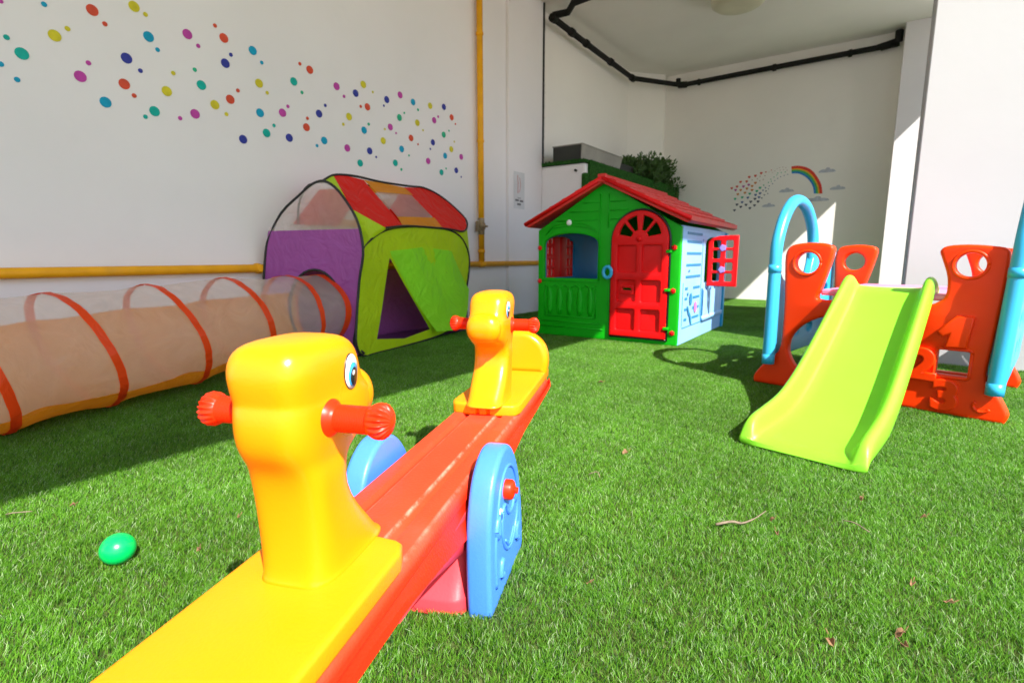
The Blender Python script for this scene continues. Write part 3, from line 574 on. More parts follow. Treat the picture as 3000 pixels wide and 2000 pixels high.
# roof
RF = [Vector(p) for p in trel(T_ROOF)]
RN = Vector((.80, .14, .45))
for P, m, nm in ((T_RED1, 'redcloth', 'roof_panel'), (T_RED2, 'redcloth', 'roof_panel'), (T_OR1, 'orangecloth', 'roof_strip'), (T_OR2, 'orangecloth', 'roof_strip')):
    sheet3(nm, trel(P), m, puff=wob(RN, .003))
net_ = [T_OR1[3], T_OR1[2], T_OR2[1], T_OR2[0]]
sheet3('roof_netting', trel(net_), 'net', puff=wob(RN, .002))
sheet3('corner_gusset', trel([T_RED1[5], T_RED1[4], T_GREEN[3], T_GREEN[2], T_GREEN[1], T_GREEN[0], T_PURP[11], T_PURP[10]]), 'limecloth', puff=wob(RN, .002))
sheet3('corner_gusset', trel([T_ROOF[0], T_ROOF[1], T_RED1[0], T_RED1[5], T_PURP[9], T_PURP[8]]), 'limecloth')
sheet3('corner_gusset', trel([T_ROOF[12], T_ROOF[11], T_ROOF[10], (-2.80, 3.40, .60), T_GREEN[7], T_GREEN[6], T_GREEN[5]]), 'limecloth')
edge_tube('roof_hoop', RF[:11]+RF[11:16], .0075, closed=False)
# far side of the roof, seen through the netting
y0, y1 = 2.02, 3.25
def bk(f, z): return (-3.0-.115*(1.08-z)/.3, y0+(y1-y0)*f, z)
sheet3('rear_roof_panel', trel([bk(.12, 1.02), bk(.40, 1.06), bk(.28, .80), bk(0, .80)]), 'redcloth')
sheet3('rear_roof_panel', trel([bk(.68, 1.08), bk(1., 1.08), bk(.95, .80), bk(.56, .80)]), 'redcloth')
sheet3('rear_roof_strip', trel([bk(.40, 1.08), bk(.68, 1.08), bk(.66, 1.04), bk(.38, 1.04)]), 'orangecloth')
sheet3('rear_roof_strip', trel([bk(.30, .85), bk(.58, .85), bk(.56, .80), bk(.28, .80)]), 'orangecloth')
sheet3('rear_netting', trel([bk(.38, 1.04), bk(.66, 1.04), bk(.58, .85), bk(.30, .85)]), 'net')
sheet3('rear_panel', trel([(-3.105, 1.95, .01), (-3.105, 1.95, .74), (-3.115, 3.3, .80), (-3.115, 3.3, .01)]), 'purple')
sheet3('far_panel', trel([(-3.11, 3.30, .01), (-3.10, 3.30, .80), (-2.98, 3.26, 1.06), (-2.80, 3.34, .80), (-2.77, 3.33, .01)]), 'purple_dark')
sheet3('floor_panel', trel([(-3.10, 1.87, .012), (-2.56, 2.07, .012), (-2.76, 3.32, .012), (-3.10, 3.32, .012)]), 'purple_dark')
edge_tube('rear_hoop', [Vector(p)-TA for p in (bk(.03, .80), bk(.02, .95), bk(.10, 1.06), bk(.5, 1.085), bk(.95, 1.08), bk(1., .95), bk(.97, .80))], .006, closed=False)

# ------------------------------------------------------------------ play tunnel
A0 = Vector((-2.348, .0, .216)); A1 = Vector((-2.775, 1.955, .280))
TN = tag(empty('play_tunnel', (-2.39, .6, 0)), 'orange and see-through netting crawl tunnel leading into the purple end of the tent', 'play tunnel')
TL = Vector((-2.39, .6, 0))
ax = (A1-A0).normalized(); sd_ = Vector((ax.y, -ax.x, 0)).normalized()   # towards the courtyard
A0 = A0-ax*.35
LEN = (A1-A0).length
rings = [.0]+[]
ring_y = [.02, .425, .755, 1.11, 1.45, 1.76]    # world Y of the hoops
def tp(s, a, dr=0.):
    """s along the axis, a = 0 on the courtyard side, 90 deg up"""
    c = A0+ax*s; wy = c.y
    near = min(abs(wy-q) for q in ring_y); sag = .010*(1-math.exp(-(near/.07)**2))*(1+.6*math.sin(a*3+wy*9))
    r = .226-.012*max(0, (wy-1.5)/.43)-sag+dr+.003*math.sin(a*5+wy*13)
    z = c.z+r*math.sin(a)
    p = c+sd_*(r*math.cos(a)); p.z = max(z, .006+.004*math.sin(wy*21)); 
    p.y -= .30*max(p.z, 0)*(1 if wy < 1.3 else max(.0, 1-(wy-1.3)/.65))
    if z < .03: p += sd_*(.03-max(z, -.03))*.55*(1 if math.cos(a) > 0 else -1)
    return p-TL
def band(name, a0, a1, m, ns=120, na=30, dr=0., jag=0):
    V = []; 
    for i in range(ns+1):
        s = LEN*i/ns
        for j in range(na+1):
            aa0 = a0+(jag*(.5*math.sin(s*9)+.5*math.sin(s*23+1)) if jag else 0)
            V.append(tp(s, aa0+(a1-aa0)*j/na, dr))
    return mesh(name, V, [(i*(na+1)+j, i*(na+1)+j+1, (i+1)*(na+1)+j+1, (i+1)*(na+1)+j) for i in range(ns) for j in range(na)], m, TN, True)
band('netting', R(-44), R(150), 'net', jag=R(5))
band('cloth_floor', R(150), R(316), 'orangecloth', dr=.001)
for wy in ring_y:
    s = (wy-A0.y)/ax.y; V = []; n = 48
    for i, ds in enumerate((-.016, 0, .016)):
        for j in range(n): V.append(tp(s+ds, 2*math.pi*j/n, .004+.002*math.sin(j*2.2)))
    mesh('hoop_band', V, [(i*n+j, i*n+(j+1) % n, (i+1)*n+(j+1) % n, (i+1)*n+j) for i in range(2) for j in range(n)], 'ringcloth', TN, True)
V = []
for i, ds in enumerate((-.03, .0, .02)):
    for j in range(48): V.append(tp(LEN+ds, 2*math.pi*j/48, .004))
mesh('end_collar', V, [(i*48+j, i*48+(j+1) % 48, (i+1)*48+(j+1) % 48, (i+1)*48+j) for i in range(2) for j in range(48)], 'ringcloth', TN, True)

# ------------------------------------------------------------------ playhouse (local: x along the front, y into the depth)
HW, HD, HH = 1.10, 1.27, .80
PH = tag(empty('playhouse', (-1.12-HW*math.cos(R(1.2)), 3.53-HW*math.sin(R(1.2)), 0), R(1.2)), 'green and blue plastic playhouse with a red arched door and red pitched roof', 'playhouse')
FX = frame((0, 0, 0), (1, 0, 0), (0, 0, 1), (0, -1, 0))
def arch_win(x0, x1, z0, zs, zt, n=12):
    c = (x0+x1)/2; return [(x0, z0), (x1, z0), (x1, zs)]+[(c+(x1-x0)/2*math.cos(a), zs+(zt-zs)*math.sin(a)) for a in [math.pi*k/n for k in range(1, n)]]+[(x0, zs)]
win = arch_win(.060, .508, .437, .690, .765)
dop = arch_win(.614, 1.034, .028, .700, .915, 20)
fo = [(.012, 0), (HW-.004, 0), (HW, .02), (HW, HH-.01), (.552, 1.108), (.012, HH-.01)]
def relief_mesh(name, parent, m, paths, r, toW):
    b = MB()
    for P in paths: b.tube([toW(*p) for p in P], r, 6, sc=(1, .6))
    return b.done(name, m, parent, True)
def gable(yo, sgn, label=None):
    wl = plate('front_wall' if sgn < 0 else 'rear_wall', fo, [win, dop] if sgn < 0 else [win], .035, FX @ Matrix.Translation((0, 0, -yo-.0175)), 'house_green', PH, .005)
    return wl
fw = gable(0, -1); rwall = gable(HD-.035, 1)
yo = -.001
def FW(x, z): return (x, yo, z)
pa = []
for z in (.855, .915, .975):  # plank grooves in the gable
    hw = (1.108-z)/.308*.55
    pa += [[(max(.552-hw+.07, .17), z), (.505, z)], [(.60, z), (min(.552+hw-.08, .95 if z > .93 else .72), z)]]
pa += [[(.10, .785), (.155, .825), (.285, .845), (.42, .825), (.49, .785)], [(.08, .760), (.13, .805), (.285, .822), (.44, .802), (.50, .765)], [(.520, .42), (.520, 1.03)], [(.585, .80), (.585, 1.03)]]
pa += [[(.05, .415), (.53, .415)], [(.05, .11), (.53, .11)], [(.075, .37), (.075, .15)], [(.50, .37), (.50, .15)], [(.075, .15), (.50, .15)], [(.04, .07), (.56, .07)]]
pa += [[(.075+.0425*2*k, .385), (.075+.0425*(2*k+1), .362), (.075+.0425*(2*k+2), .385)] for k in range(5)]
relief_mesh('plank_relief', fw, 'house_green', pa, .0065, FW)
rb_ = MB()
for k in range(5):
    x = .117+.085*k; rb_.loft([[(x+r*math.cos(a), yo+.004-.016*max(0, math.sin(a)), z) for a in [2*math.pi*j/12 for j in range(12)]] for z, r in ((.165, .012), (.20, .022), (.27, .027), (.33, .020), (.365, .008))])
rb_.done('rib', 'house_green', fw, True)
MB().tube([(.275, .002, .842), (.275, -.006, .842), (.275, -.009, .842)], [.021, .021, .012], 20).done('knob', 'white', fw, True)
# red rosette screws
for x, z in ((.028, .66), (.028, .41), (1.058, .655), (1.062, .37), (1.067, .085)):
    s = MB(); secs = []
    for d, r in ((0, .017), (-.006, .017), (-.009, .010)):
        secs.append([(x+r*(1-.14*math.cos(6*a))*math.cos(a), -.001+d, z+r*(1-.14*math.cos(6*a))*math.sin(a)) for a in [2*math.pi*j/36 for j in range(36)]])
    s.loft(secs).tube([(x, -.009, z), (x, -.012, z)], .0045, 10).done('screw_knob', 'house_red', fw, True)
# door
dx0, dx1 = .622, 1.024; dc = (dx0+dx1)/2
fan = []
for a0, a1 in ((12, 44), (52, 81), (99, 128), (136, 168)):
    fan.append([(dc+.152*math.cos(R(a)), .702+.152*math.sin(R(a))*1.03) for a in np.linspace(a0, a1, 6)]+[(dc+.062*math.cos(R(a)), .702+.062*math.sin(R(a))) for a in np.linspace(a1-3, a0+3, 4)])
fan = [[(x, z+.012) for x, z in f] for f in fan]
pans = [rrect(x, z0, x+.135, z1, .012) for x in (.668, .845) for z0, z1 in ((.085, .235), (.285, .435), (.490, .672))]
dr = plate('door', arch_win(dx0, dx1, .040, .700, .903, 20), fan+pans, .026, FX @ Matrix.Translation((0, 0, .012)), 'house_red', PH, .006)
plate('door_back', rrect(dx0+.03, .06, dx1-.03, .69, .01), [rrect(.71, .365, .775, .38, .004)], .006, FX @ Matrix.Translation((0, 0, .004)), 'house_red', dr, .001)
plate('mail_slot', rrect(.690, .335, .795, .400, .01), [rrect(.71, .362, .775, .382, .004)], .012, FX @ Matrix.Translation((0, 0, .012)), 'house_red', dr, .003)
MB().tube([(dc, -.024, .715), (dc, -.034, .715)], [.022, .018], 20).done('hub', 'house_red', dr, True)
edge_tube('door_seal', [(x, -.004, z) for x, z in arch_win(dx0-.006, dx1+.008, .032, .700, .912, 20)], .0075, PH, 'black', True, 1)
hd_ = MB().tube([(.604+.030*math.cos(a), -.040, .487+.038*math.sin(a)) for a in [2*math.pi*k/28 for k in range(30)]], .0125, 12)
hd_.tube([(.604, -.01, .53), (.604, -.035, .52)], .010, 10).tube([(.604, -.01, .447), (.604, -.035, .455)], .010, 10).done('door_handle', 'rail_blue', dr, True)
for z in (.63, .375, .115): MB().box((1.012, -.034, z-.010), (1.046, -.002, z+.010)).done('hinge', 'house_green', PH, bevel=.004)
# side walls
def side_frame(x, out): return frame((x, 0, 0), (0, 1, 0), (0, 0, 1), (out, 0, 0))
sw = arch_win(.62, 1.14, .400, .685, .745)
rs = plate('side_wall', [(.03, 0), (HD-.005, 0), (HD-.005, HH), (.03, HH)], [sw], .034, side_frame(HW-.014, 1), 'house_blue', PH, .004)
sw2 = arch_win(.09, .56, .430, .69, .755)
ls = plate('side_wall', [(.03, 0), (HD-.005, 0), (HD-.005, HH), (.03, HH)], [sw2], .034, side_frame(.018, 1), 'house_blue_in_shade', PH, .004)
xo = HW+.003; g = MB()
for k, z in enumerate((.745, .690, .610, .530, .450, .370, .300, .225, .155)):
    for y0, y1 in (((.13, .50),) if k < 5 else ((.13, .19), (.33, .50))): g.box((xo, y0, z), (xo+.003, y1, z+.017))
g.box((xo, .09, .108), (xo+.003, 1.22, .113)).box((xo, .075, .12), (xo+.003, .079, .42)).box((xo, .53, .15), (xo+.003, .534, .72))
g.done('plank_groove', 'house_blue_dark', rs)
c_ = MB(); n = 40; V = []
for i in range(n+1):
    y = .60+.56*i/n; b = .007+.007*abs(math.sin(i/n*math.pi*4.5))
    V += [(xo+b, y, .150), (xo+b*1.1, y, .25), (xo+b, y, .340+.018*abs(math.cos(i/n*math.pi*4.5)))]
c_.add(V, [(3*i+k, 3*i+k+1, 3*i+k+4, 3*i+k+3) for i in range(n) for k in range(2)]).box((HW+.001, .58, .115), (xo+.018, 1.20, .150)).done('pleated_sill', 'house_blue', rs, True)
MB().box((xo, .56, .12), (xo+.004, .588, .36)).done('curtain_groove', 'house_blue_dark', rs)
for i in range(4):
    y = .66+.14*i; MB().add([(xo+.016, y, .375), (xo+.016, y+.05, .385), (xo+.016, y+.028, .350)], [(0, 1, 2)]).done('trim_notch', 'house_blue_dark', rs)
def blob(cy_, cz, ry, rz, rot=0, n=16, d=.006): 
    V = []
    for k in range(n):
        a = 2*math.pi*k/n; u, v = ry*math.cos(a), rz*math.sin(a); V.append((xo+d, cy_+u*math.cos(rot)-v*math.sin(rot), cz+u*math.sin(rot)+v*math.cos(rot)))
    return V, [tuple(range(n))]
for q in ((.27, .30, .03, .045, .2), (.22, .22, .05, .014, -.9), (.28, .16, .055, .016, -1.0), (.19, .34, .012, .014), (.20, .50, .014, .01)): MB().add(*blob(*q)).done('butterfly_mark', 'house_blue_dark', rs)
MB().add(*blob(.40, .235, .035, .042, .3)).done('flower_sticker', 'sticker_pink', rs)
MB().box((xo-.012, HD-.045, 0), (xo+.016, HD+.006, HH-.01)).done('shaded_corner', 'rail_blue', PH, bevel=.006)  # shade of the wall corner put in as a darker blue
# shutters
def shutter(nm, o, u, w, parent, xs_=(.035, .125), wd_=.055):
    holes = [rrect(x, z, x+wd_, z+h, .012) for z, h in ((.035, .062), (.115, .062), (.205, .062), (.285, .055)) for x in xs_]
    s = plate(nm, [(0, 0), (.215, 0), (.215, .375), (.16, .375), (.08, .372), (.03, .36), (0, .335)], holes, .022, frame(o, u, (0, 0, 1), w), 'house_red', parent, .005)
    return s
ho = (HW+.012, .665, .375); sh = shutter('shutter', ho, (.995, -.02, 0), (.02, -.995, 0), PH)
for k, (z, m) in enumerate(((.285, 'sticker_violet'), (.115, 'sticker_violet'))):
    s = MB(); c = Vector(ho)+Vector((.108, -.0145, z-.0+.01*k+.0)); secs = []
    for d, r in ((0, .026), (-.004, .026), (-.005, .02)):
        secs.append([(c.x+r*(1-.2*abs(math.cos(2.5*a)))*math.cos(a), c.y+d, c.z+r*(1-.2*abs(math.cos(2.5*a)))*math.sin(a)) for a in [2*math.pi*j/30 for j in range(30)]])
    s.loft(secs).done('flower_sticker', m, sh)
for k in range(2):
    y = .10+.228*k
    shutter('shutter', (.018, y, .405), (0, 1, 0), (1, 0, 0), PH, ((.02, .08) if k == 0 else (.10, .16)), .036)
# roof
tz = 1.145; ez = .842; rx0, rx1 = -.075, HW+.075; ry0, ry1 = -.055, HD+.06
for sx in (-1, 1):
    xe = rx1 if sx > 0 else rx0; xm = .552; rm = MB(); n = 6; V = []; P = []
    for k in range(n):  # six lapped courses, each a real step
        f0, f1 = k/n, (k+1)/n
        P += [(xm+(xe-xm)*f0, tz+(ez-tz)*f0+(.0 if k == 0 else .001)), (xm+(xe-xm)*f1, tz+(ez-tz)*f1+.013)]
    und = [(x, z-.034) for x, z in ((xe, ez+.0), (xm, tz))]
    prof = P+[(xe, ez-.018)]+[(xe-sx*.03, ez-.03)]+[(xm, tz-.045)]
    rm.loft([[(x, y, z) for x, z in prof] for y in np.linspace(ry0, ry1, 15)])
    nt_ = rm  # staggered notches between the planks of each course
    for k in range(n):
        f0, f1 = k/n, (k+1)/n
        for j in range(7):
            y = ry0+.10+(ry1-ry0-.1)*(j+.5*(k % 2))/7+random.uniform(-.015, .015)
            a = Vector((xm+(xe-xm)*(f0+.02), y, tz+(ez-tz)*(f0+.02)+.0015)); b = Vector((xm+(xe-xm)*(f1-.005), y, tz+(ez-tz)*(f1-.005)+.0135))
            nt_.tube([a, b], .0028, 5)
    ro = rm.done('roof_panel', 'roof_red', PH, bevel=.003)
    MB().tube([(xm, ry0-.004, tz-.012), (xe, ry0-.004, ez-.008)], .015, 10, sc=(.8, 1)).done('barge_board', 'house_red', ro, True)
MB().box((.552-.03, ry0-.012, tz-.042), (.552+.03, ry0+.02, tz+.014)).tube([(.552, ry0, tz+.004), (.552, ry1, tz+.004)], .014, 10).done('ridge_cap', 'roof_red', PH, bevel=.008)

# ------------------------------------------------------------------ slide set (sheared frame: u across, v back, z up)
S0 = Vector((-.476, 2.752, 0)); UX = Vector((.9781, -.2079, 0)); VY = Vector((.187, .982, 0))
SL = tag(empty('toddler_slide', S0), 'lime toddler slide with orange red tower panels numbered 1 2 3 and blue arched rails', 'slide')
def SW(u, v, z): return tuple(UX*u+VY*v+Vector((0, 0, z)))
WN = Vector((-.2079, -.9781, 0))   # out of the front panels
def SP(v): return frame(VY*v, UX, (0, 0, 1), WN)
out = smooth_path([(p[0], p[1], 0) for p in [(.0, .0), (-.004, .032), (.03, .085), (.075, .135), (.108, .19), (.110, .375), (.103, .50), (.098, .60), (.115, .642), (.155, .655), (.22, .658), (.275, .648), (.292, .624), (.276, .54), (.255, .46), (.245, .425), (.27, .41), (.45, .41), (.62, .412), (.665, .428), (.685, .455), (.683, .52), (.662, .585), (.652, .618), (.672, .637), (.73, .642), (.80, .636), (.842, .624), (.852, .58), (.846, .42), (.838, .28), (.832, .17), (.85, .125), (.875, .095), (.897, .055), (.907, .025), (.897, -.004)]], False, 3)
out = [(p.x, p.y) for p in out]
hl = [circ(.192, .570, .049, .046), circ(.746, .568, .044, .043), rrect(.684, .150, .778, .246, .006), [(.14+.45*0+x, z) for x, z in circ(.225, .19, .225, .160, 36)]]
hl[3] = [(max(min(x, .56), .14), max(z, .035)) for x, z in hl[3]]
for k, v in enumerate((0, .76)):
    p_ = plate('tower_panel', out, hl if k == 0 else hl[:2]+[rrect(.15, .035, .79, .385, .05)], .052, SP(v), 'slide_orange', SL, .013, 5)
    if k: continue
    for c in (circ(.192, .570, .056, .053), circ(.746, .568, .051, .050), rrect(.677, .143, .785, .253, .012)):
        MB().tube([SW(x, -.024, z) for x, z in c+c[:1]], .0065, 8).done('hole_rim', 'slide_orange', p_, True)
    MB().tube([SW(x, -.026, z) for x, z in circ(.83, .05, .024, .020, 16, math.pi*.75, math.pi*1.9)], .006, 8).done('foot_dimple', 'slide_orange', p_, True)
    one = [(.672, .318), (.728, .380), (.780, .378), (.768, .262), (.700, .256), (.712, .308), (.694, .296)]
    n1_ = plate('numeral_one', one, [], .024, SP(-.030), 'slide_orange', p_, .007, 4)
    for txt, nm, cx, cz, hgt in (('2', 'numeral_two', .640, .178, .112), ('3', 'numeral_three', .722, .068, .106)):
        tc_ = bpy.data.curves.new(nm, 'FONT'); tc_.body = txt; tc_.align_x = 'CENTER'; tc_.align_y = 'CENTER'; tc_.size = hgt/.70; tc_.extrude = .004; tc_.bevel_depth = .0045; tc_.bevel_resolution = 3; tc_.offset = .0045
        to = bpy.data.objects.new('tmp', tc_); COL.objects.link(to); dg = bpy.context.evaluated_depsgraph_get(); me = bpy.data.meshes.new_from_object(to.evaluated_get(dg))
        bpy.data.objects.remove(to); bpy.data.curves.remove(tc_); me.name = nm; me.transform(SP(0) @ Matrix.Translation((cx, cz, .031)) @ Matrix.Diagonal((1.15, 1, 1, 1))); me.materials.clear(); me.materials.append(M['slide_orange'])
        link(bpy.data.objects.new(nm, me), p_)
MB().add([SW(u, v, z) for z in (.430, .455) for u, v in ((.25, .0), (.76, .0), (.76, .74), (.25, .74))], [(0, 1, 2, 3), (4, 5, 6, 7), (0, 1, 5, 4), (1, 2, 6, 5), (2, 3, 7, 6), (3, 0, 4, 7)]).done('platform', 'pink', SL, bevel=.008)
# chute
CU = [(.11, .470, .0), (.05, .468, .046), (.0, .452, .066), (-.06, .402, .082), (-.20, .298, .088), (-.36, .188, .088), (-.50, .102, .086), (-.60, .060, .080), (-.68, .044, .072), (-.78, .036, .064), (-.86, .032, .056), (-.90, .024, .040), (-.925, .004, .014)]
ch = MB(); secs = []
tv = [c[0] for c in CU]
for k in range(49):
    f = k/48*(len(CU)-1); i = min(int(f), len(CU)-2); t = f-i; i0, i3 = max(i-1, 0), min(i+2, len(CU)-1)
    def cr(j):
        a, b, c, d = CU[i0][j], CU[i][j], CU[i+1][j], CU[i3][j]
        return .5*((2*b)+(c-a)*t+(2*a-5*b+4*c-d)*t*t+(3*b-a-3*c+d)*t**3)
    v, z, h = cr(0), cr(1), max(cr(2), .002); wl_, wr = .335-.022*min(1, -min(v, 0)/.85), .645+.02*min(1, -min(v, 0)/.85)
    drop = min(.05, max(.006, z*.9))
    pr = [(wl_-.004, -drop*.7), (wl_-.006, h*.5), (wl_+.002, h*.88), (wl_+.012, h), (wl_+.024, h*.985), (wl_+.033, h*.82), (wl_+.039, h*.40), (wl_+.046, .006), (wl_+.056, 0),
          (wr-.056, 0), (wr-.046, .006), (wr-.039, h*.40), (wr-.033, h*.82), (wr-.024, h*.985), (wr-.012, h), (wr-.002, h*.88), (wr+.006, h*.5), (wr+.004, -drop*.7),
          (wr-.030, -drop*.7), (wr-.045, -.016 if drop > .02 else -drop*.7), (wl_+.045, -.016 if drop > .02 else -drop*.7), (wl_+.030, -drop*.7)]
    secs.append([SW(u, v, z+q) for u, q in pr])
ch.loft(secs).done('chute', 'lime', SL, True, sub=1)
# arched rails
def arch(u0, lean, name='rail'):
    P = smooth_path([(-.055, .12, 0), (-.05, .30, 0), (-.045, .54, 0), (-.035, .66, 0), (.03, .775, 0), (.12, .845, 0), (.215, .862, 0), (.32, .835, 0), (.41, .765, 0), (.455, .68, 0), (.455, .58, 0), (.445, .42, 0)], False, 5)
    b = MB().tube([SW(u0+lean*max(0, p.y-.1), p.x, p.y) for p in P], .0265, 16)
    b.tube([SW(u0, -.055, .105), SW(u0, -.055, .15)], .0275, 16).tube([SW(u0+lean*.45, -.046, .525), SW(u0+lean*.46, -.045, .56)], [.0285, .0285], 16)
    rr = b.done(name, 'rail_blue', SL, True)
    ou = [(-.05, .13), (.80, .13), (.82, .62), (.72, .67), (.60, .62), (.52, .60), (.445, .62), (.40, .52), (.28, .46), (.12, .46), (.02, .50), (-.05, .56)]
    hs_ = [circ(x, z, .045, .032, 16) for x, z in ((.16, .36), (.34, .38), (.52, .36), (.24, .24), (.44, .24), (.66, .42))]
    plate('climbing_panel', ou, hs_, .04, frame(Vector(SW(u0, 0, 0)), VY, (lean*UX.x, lean*UX.y, 1), UX), 'rail_blue', rr, .010, 3)
arch(.070, -.01); arch(.862, .035)
MB().add([SW(u, v, z) for z in (.03, .30) for u, v in ((.14, .05), (.17, .05), (.17, .70), (.14, .70))], [(0, 1, 2, 3), (4, 5, 6, 7), (0, 1, 5, 4), (1, 2, 6, 5), (2, 3, 7, 6), (3, 0, 4, 7)])
MB().tube([SW(.80, .62, .0), SW(.79, .60, .43)], .035, 16).done('rear_leg', 'rail_blue', SL, True)

# ------------------------------------------------------------------ blue chair behind the slide
t = tag(empty('blue_chair', (.66, 3.62, 0), R(-15)), 'blue plastic chair against the sunlit wall, mostly hidden by the slide rail', 'chair')
plate('backrest', rrect(-.14, .47, .14, .60, .03), [], .02, frame((0, .10, 0), (1, 0, 0), (0, 0, 1), (0, -1, 0)), 'rail_blue', t, .006)
MB().box((-.14, .09, .415), (.14, .11, .43)).box((-.14, .09, .36), (.14, .11, .385)).done('back_slat', 'rail_blue', t, bevel=.004)
MB().box((-.15, -.16, .29), (.15, .10, .315)).done('seat', 'rail_blue', t, bevel=.008)
for x in (-.13, .13):
    for y in (-.14, .10): MB().tube([(x, y, 0), (x*.95, y*.95, .30 if y < 0 else .50)], .014, 10).done('leg', 'white', t, True)
# ------------------------------------------------------------------ debris on the grass
def leaf(x, y, s, rz, lab):
    s *= .72
    b = MB(); P = [(-.5, -.15), (-.2, -.38), (.15, -.30), (.5, -.05), (.62, .1), (.3, .28), (-.05, .36), (-.4, .2)]
    V = [(px*s, py*s, .006*math.sin(px*5+rz)+.35*s*abs(py)) for px, py in P]+[(0, 0, 0)]
    b.add(V, [(k, (k+1) % 8, 8) for k in range(8)]).tube([(.55*s, 0, .004), (.9*s, .1*s, .010)], .0008, 5)
    o = b.done('dry_leaf', 'dryleaf'); q = o.modifiers.new('t', 'SOLIDIFY'); q.thickness = .0008
    o.location = (x, y, .004); o.rotation_euler = (random.uniform(-.4, .4), random.uniform(-.4, .4), rz); tag(o, lab, 'leaf', 'dry leaves on the grass'); return o
for a in ((-1.08, 2.28, .035, .3, 'dry leaf on the grass between the seesaw and the playhouse'), (-.61, 1.48, .030, 1.2, 'dry leaf on the grass halfway from seesaw to slide'), (-.165, 1.275, .016, .5, 'brown crumb of leaf beside the tip of the long twig'),
          (-.145, 1.215, .015, 2, 'greyish crumb of leaf just below the end of the long twig'), (0, 1.52, .016, 1, 'small rusty leaf on the grass in front of the foot of the slide'), (.12, 1.49, .018, .2, 'dark leaf furthest right on the grass near the slide'),
          (.09, 1.16, .016, 1.4, 'rusty leaf on the grass near the right edge of the photo'), (.14, 1.13, .020, 0, 'pale leaf at the far right edge of the grass'), (.07, .985, .022, .6, 'upper of two pale leaf scraps near the bottom right corner'), (.075, .955, .018, 2.2, 'lower of two pale leaf scraps near the bottom right corner'),
          (-.02, .90, .024, 1.9, 'long orange brown leaf at the bottom of the photo below the slide'), (-.40, .82, .010, .1, 'tiny orange leaf on the grass right of the blue plate'), (-1.57, .38, .014, 1.1, 'reddish leaf near the edge of the big shadow left of the seesaw'),
          (-1.18, .58, .012, 2, 'small reddish leaf left of the near yellow neck'), (-1.11, .46, .016, 0, 'pinkish leaf between the green ball and the seesaw'), (-.21, 1.83, .034, .4, 'dry leaf caught at the foot of the lime chute')): leaf(*a)
def twig(P, r, lab):
    c = Vector(P[0]); b = MB().tube([tuple(Vector(p)-c) for p in smooth_path(P, False, 4)], r, 6)
    o = b.done('twig', 'twig', None, True); o.location = c; tag(o, lab, 'twig', 'twigs on the grass')
twig([(-.262, 1.170, .008), (-.235, 1.195, .012), (-.215, 1.205, .010), (-.195, 1.235, .014), (-.180, 1.285, .016)], [.0030]*8+[.0022]*4+[.0012]*5, 'long knobbly twig on the grass in front of the slide')
twig([(-.03, 1.35, .010), (-.008, 1.342, .014), (.02, 1.322, .010)], .0012, 'thin straight straw right of the long knobbly twig')
twig([(-.62, 1.25, .010), (-.60, 1.262, .018), (-.585, 1.25, .010)], .0012, 'short curled straw on the grass right of the seesaw middle')
twig([(-1.62, .27, .010), (-1.60, .28, .016), (-1.59, .31, .010)], .0014, 'curved straw at the left edge of the grass')

# ------------------------------------------------------------------ artificial grass
def blade_material():
    m, nt, N, L, B = _nodes('turf_blade'); N.remove(B); out = N['Material Output']
    at = N.new('ShaderNodeAttribute'); at.attribute_name = 'bc'; at.attribute_type = 'GEOMETRY'
    ge = N.new('ShaderNodeNewGeometry'); no = N.new('ShaderNodeTexNoise'); no.inputs['Scale'].default_value = 2.2; no.inputs['Detail'].default_value = 4
    L.new(ge.outputs['Position'], no.inputs['Vector'])
    mr = N.new('ShaderNodeMapRange'); mr.inputs['From Min'].default_value = .3; mr.inputs['From Max'].default_value = .7; mr.inputs['To Min'].default_value = .78; mr.inputs['To Max'].default_value = 1.22
    L.new(no.outputs['Fac'], mr.inputs['Value'])
    mu = N.new('ShaderNodeVectorMath'); mu.operation = 'SCALE'; L.new(at.outputs['Color'], mu.inputs[0]); L.new(mr.outputs['Result'], mu.inputs['Scale'])
    D = N.new('ShaderNodeBsdfPrincipled'); D.inputs['Roughness'].default_value = .42; D.inputs['Specular IOR Level'].default_value = .38
    T = N.new('ShaderNodeBsdfTranslucent'); L.new(mu.outputs[0], D.inputs['Base Color']); L.new(mu.outputs[0], T.inputs['Color'])
    mx = N.new('ShaderNodeMixShader'); mx.inputs[0].default_value = .48; L.new(D.outputs[0], mx.inputs[1]); L.new(T.outputs[0], mx.inputs[2]); L.new(mx.outputs[0], out.inputs['Surface'])
    return m
BM = blade_material(); GC = bpy.data.collections.new('turf_tiles'); TS = .2
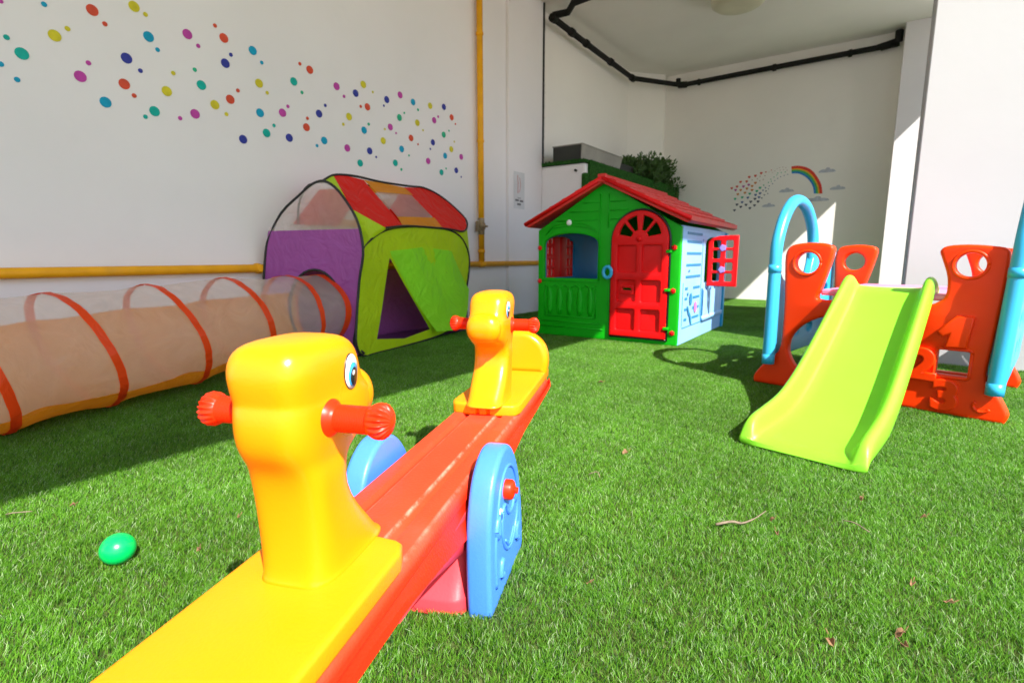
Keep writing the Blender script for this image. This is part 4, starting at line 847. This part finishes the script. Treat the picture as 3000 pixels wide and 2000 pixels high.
def blade_tile(seed, nb):
    r = np.random.default_rng(seed)
    x = r.uniform(-TS/2-.014, TS/2+.014, nb); y = r.uniform(-TS/2-.014, TS/2+.014, nb); th = r.uniform(0, 2*np.pi, nb)
    curl = r.random(nb) < .16
    h = r.uniform(.007, .015, nb)*np.where(curl, .5, 1); lean = r.uniform(.15, 1.0, nb)*h*1.1; w_ = r.uniform(.0004, .00075, nb)
    # a shared nap direction plus scatter
    nd = r.normal(0, 1.25, nb)+.6; lx, ly = np.cos(nd+1.2)*lean, np.sin(nd+1.2)*lean
    px, py = np.cos(th)*w_, np.sin(th)*w_
    V = np.zeros((nb, 6, 3)); 
    for k, (f, ww) in enumerate(((0, 1.), (.55, .85))):
        V[:, 2*k, 0] = x+lx*f**1.7-px*ww; V[:, 2*k, 1] = y+ly*f**1.7-py*ww; V[:, 2*k, 2] = h*f
        V[:, 2*k+1, 0] = x+lx*f**1.7+px*ww; V[:, 2*k+1, 1] = y+ly*f**1.7+py*ww; V[:, 2*k+1, 2] = h*f
    for j, sg in ((4, -1), (5, 1)):
        V[:, j, 0] = x+lx+sg*px*.3; V[:, j, 1] = y+ly+sg*py*.3; V[:, j, 2] = h*.93
    F = np.array([[0, 1, 3, 2], [2, 3, 5, 4]]); F = (F[None]+6*np.arange(nb)[:, None, None]).reshape(-1, 4)
    me = bpy.data.meshes.new('turf_tile'); me.from_pydata(V.reshape(-1, 3).tolist(), [], F.tolist())
    a = np.array([.080, .265, .010]); b = np.array([.190, .43, .036]); t = r.random(nb)[:, None]; c = a*(1-t)+b*t
    lt = r.random(nb) < .09; c[lt] = (.42, .56, .28); c[curl] = (.15, .22, .04); dk = r.random(nb) < .14; c[dk] = (.02, .085, .012)  # pale blades mix turf tone with whitish glints put into the colour
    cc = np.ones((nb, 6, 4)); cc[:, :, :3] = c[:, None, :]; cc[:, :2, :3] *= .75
    at = me.color_attributes.new('bc', 'FLOAT_COLOR', 'POINT'); at.data.foreach_set('color', cc.reshape(-1))
    me.materials.append(BM); o = bpy.data.objects.new('turf_tile', me); GC.objects.link(o)
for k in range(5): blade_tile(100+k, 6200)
gx0, gy0, gx1, gy1 = WX, -1.6, 2.6, 8.03
def on_grass(x, y):
    if x > .03 and y > 3.84: return False
    if x > 0.1 and y > 3.75: return False
    # only where the courtyard can be seen from about here
    f = -x*math.sin(R(35))+y*math.cos(R(35)); r = x*math.cos(R(35))+y*math.sin(R(35))
    return f > .1 and abs(r) < 1.15*f+1.0
P = [(gx0+TS*(i+.5), gy0+TS*(j+.5), 0) for i in range(int((gx1-gx0)/TS)) for j in range(int((gy1-gy0)/TS))]
P = [p for p in P if on_grass(p[0], p[1]) and not (p[0] < kx-.02 and p[1] > 5.05)]
gm = bpy.data.meshes.new('artificial_grass'); gm.from_pydata(P, [], [])
ra = gm.attributes.new('rot', 'FLOAT_VECTOR', 'POINT'); ra.data.foreach_set('vector', [c for _ in P for c in (0., 0., random.uniform(-.12, .12) )])
ia = gm.attributes.new('pick', 'INT', 'POINT'); ia.data.foreach_set('value', [random.randrange(5) for _ in P])
go = link(bpy.data.objects.new('artificial_grass', gm)); go.location = (0, 0, -.008); tag(go, 'short artificial grass covering the courtyard', 'grass', kind='stuff')
ng = bpy.data.node_groups.new('turf', 'GeometryNodeTree')
ng.interface.new_socket('Geometry', in_out='INPUT', socket_type='NodeSocketGeometry'); ng.interface.new_socket('Geometry', in_out='OUTPUT', socket_type='NodeSocketGeometry')
N = ng.nodes; gi = N.new('NodeGroupInput'); gout = N.new('NodeGroupOutput'); ci = N.new('GeometryNodeCollectionInfo'); ci.inputs['Collection'].default_value = GC; ci.inputs['Separate Children'].default_value = True; ci.inputs['Reset Children'].default_value = True
ip = N.new('GeometryNodeInstanceOnPoints'); ip.inputs['Pick Instance'].default_value = True
n1 = N.new('GeometryNodeInputNamedAttribute'); n1.data_type = 'FLOAT_VECTOR'; n1.inputs[0].default_value = 'rot'
n2_ = N.new('GeometryNodeInputNamedAttribute'); n2_.data_type = 'INT'; n2_.inputs[0].default_value = 'pick'
L = ng.links; L.new(gi.outputs[0], ip.inputs['Points']); L.new(ci.outputs[0], ip.inputs['Instance']); L.new(n1.outputs[0], ip.inputs['Rotation']); L.new(n2_.outputs[0], ip.inputs['Instance Index']); L.new(ip.outputs[0], gout.inputs[0])
mo = go.modifiers.new('turf', 'NODES'); mo.node_group = ng
M['thatch'] = mat('turf_backing', (.035, .07, .014), .95, .1, .3, 60, c2=(.08, .10, .03))
tag(sheet('lawn_base', WX, -3, 4, 8.03, -.010, 'thatch'), kind='structure')
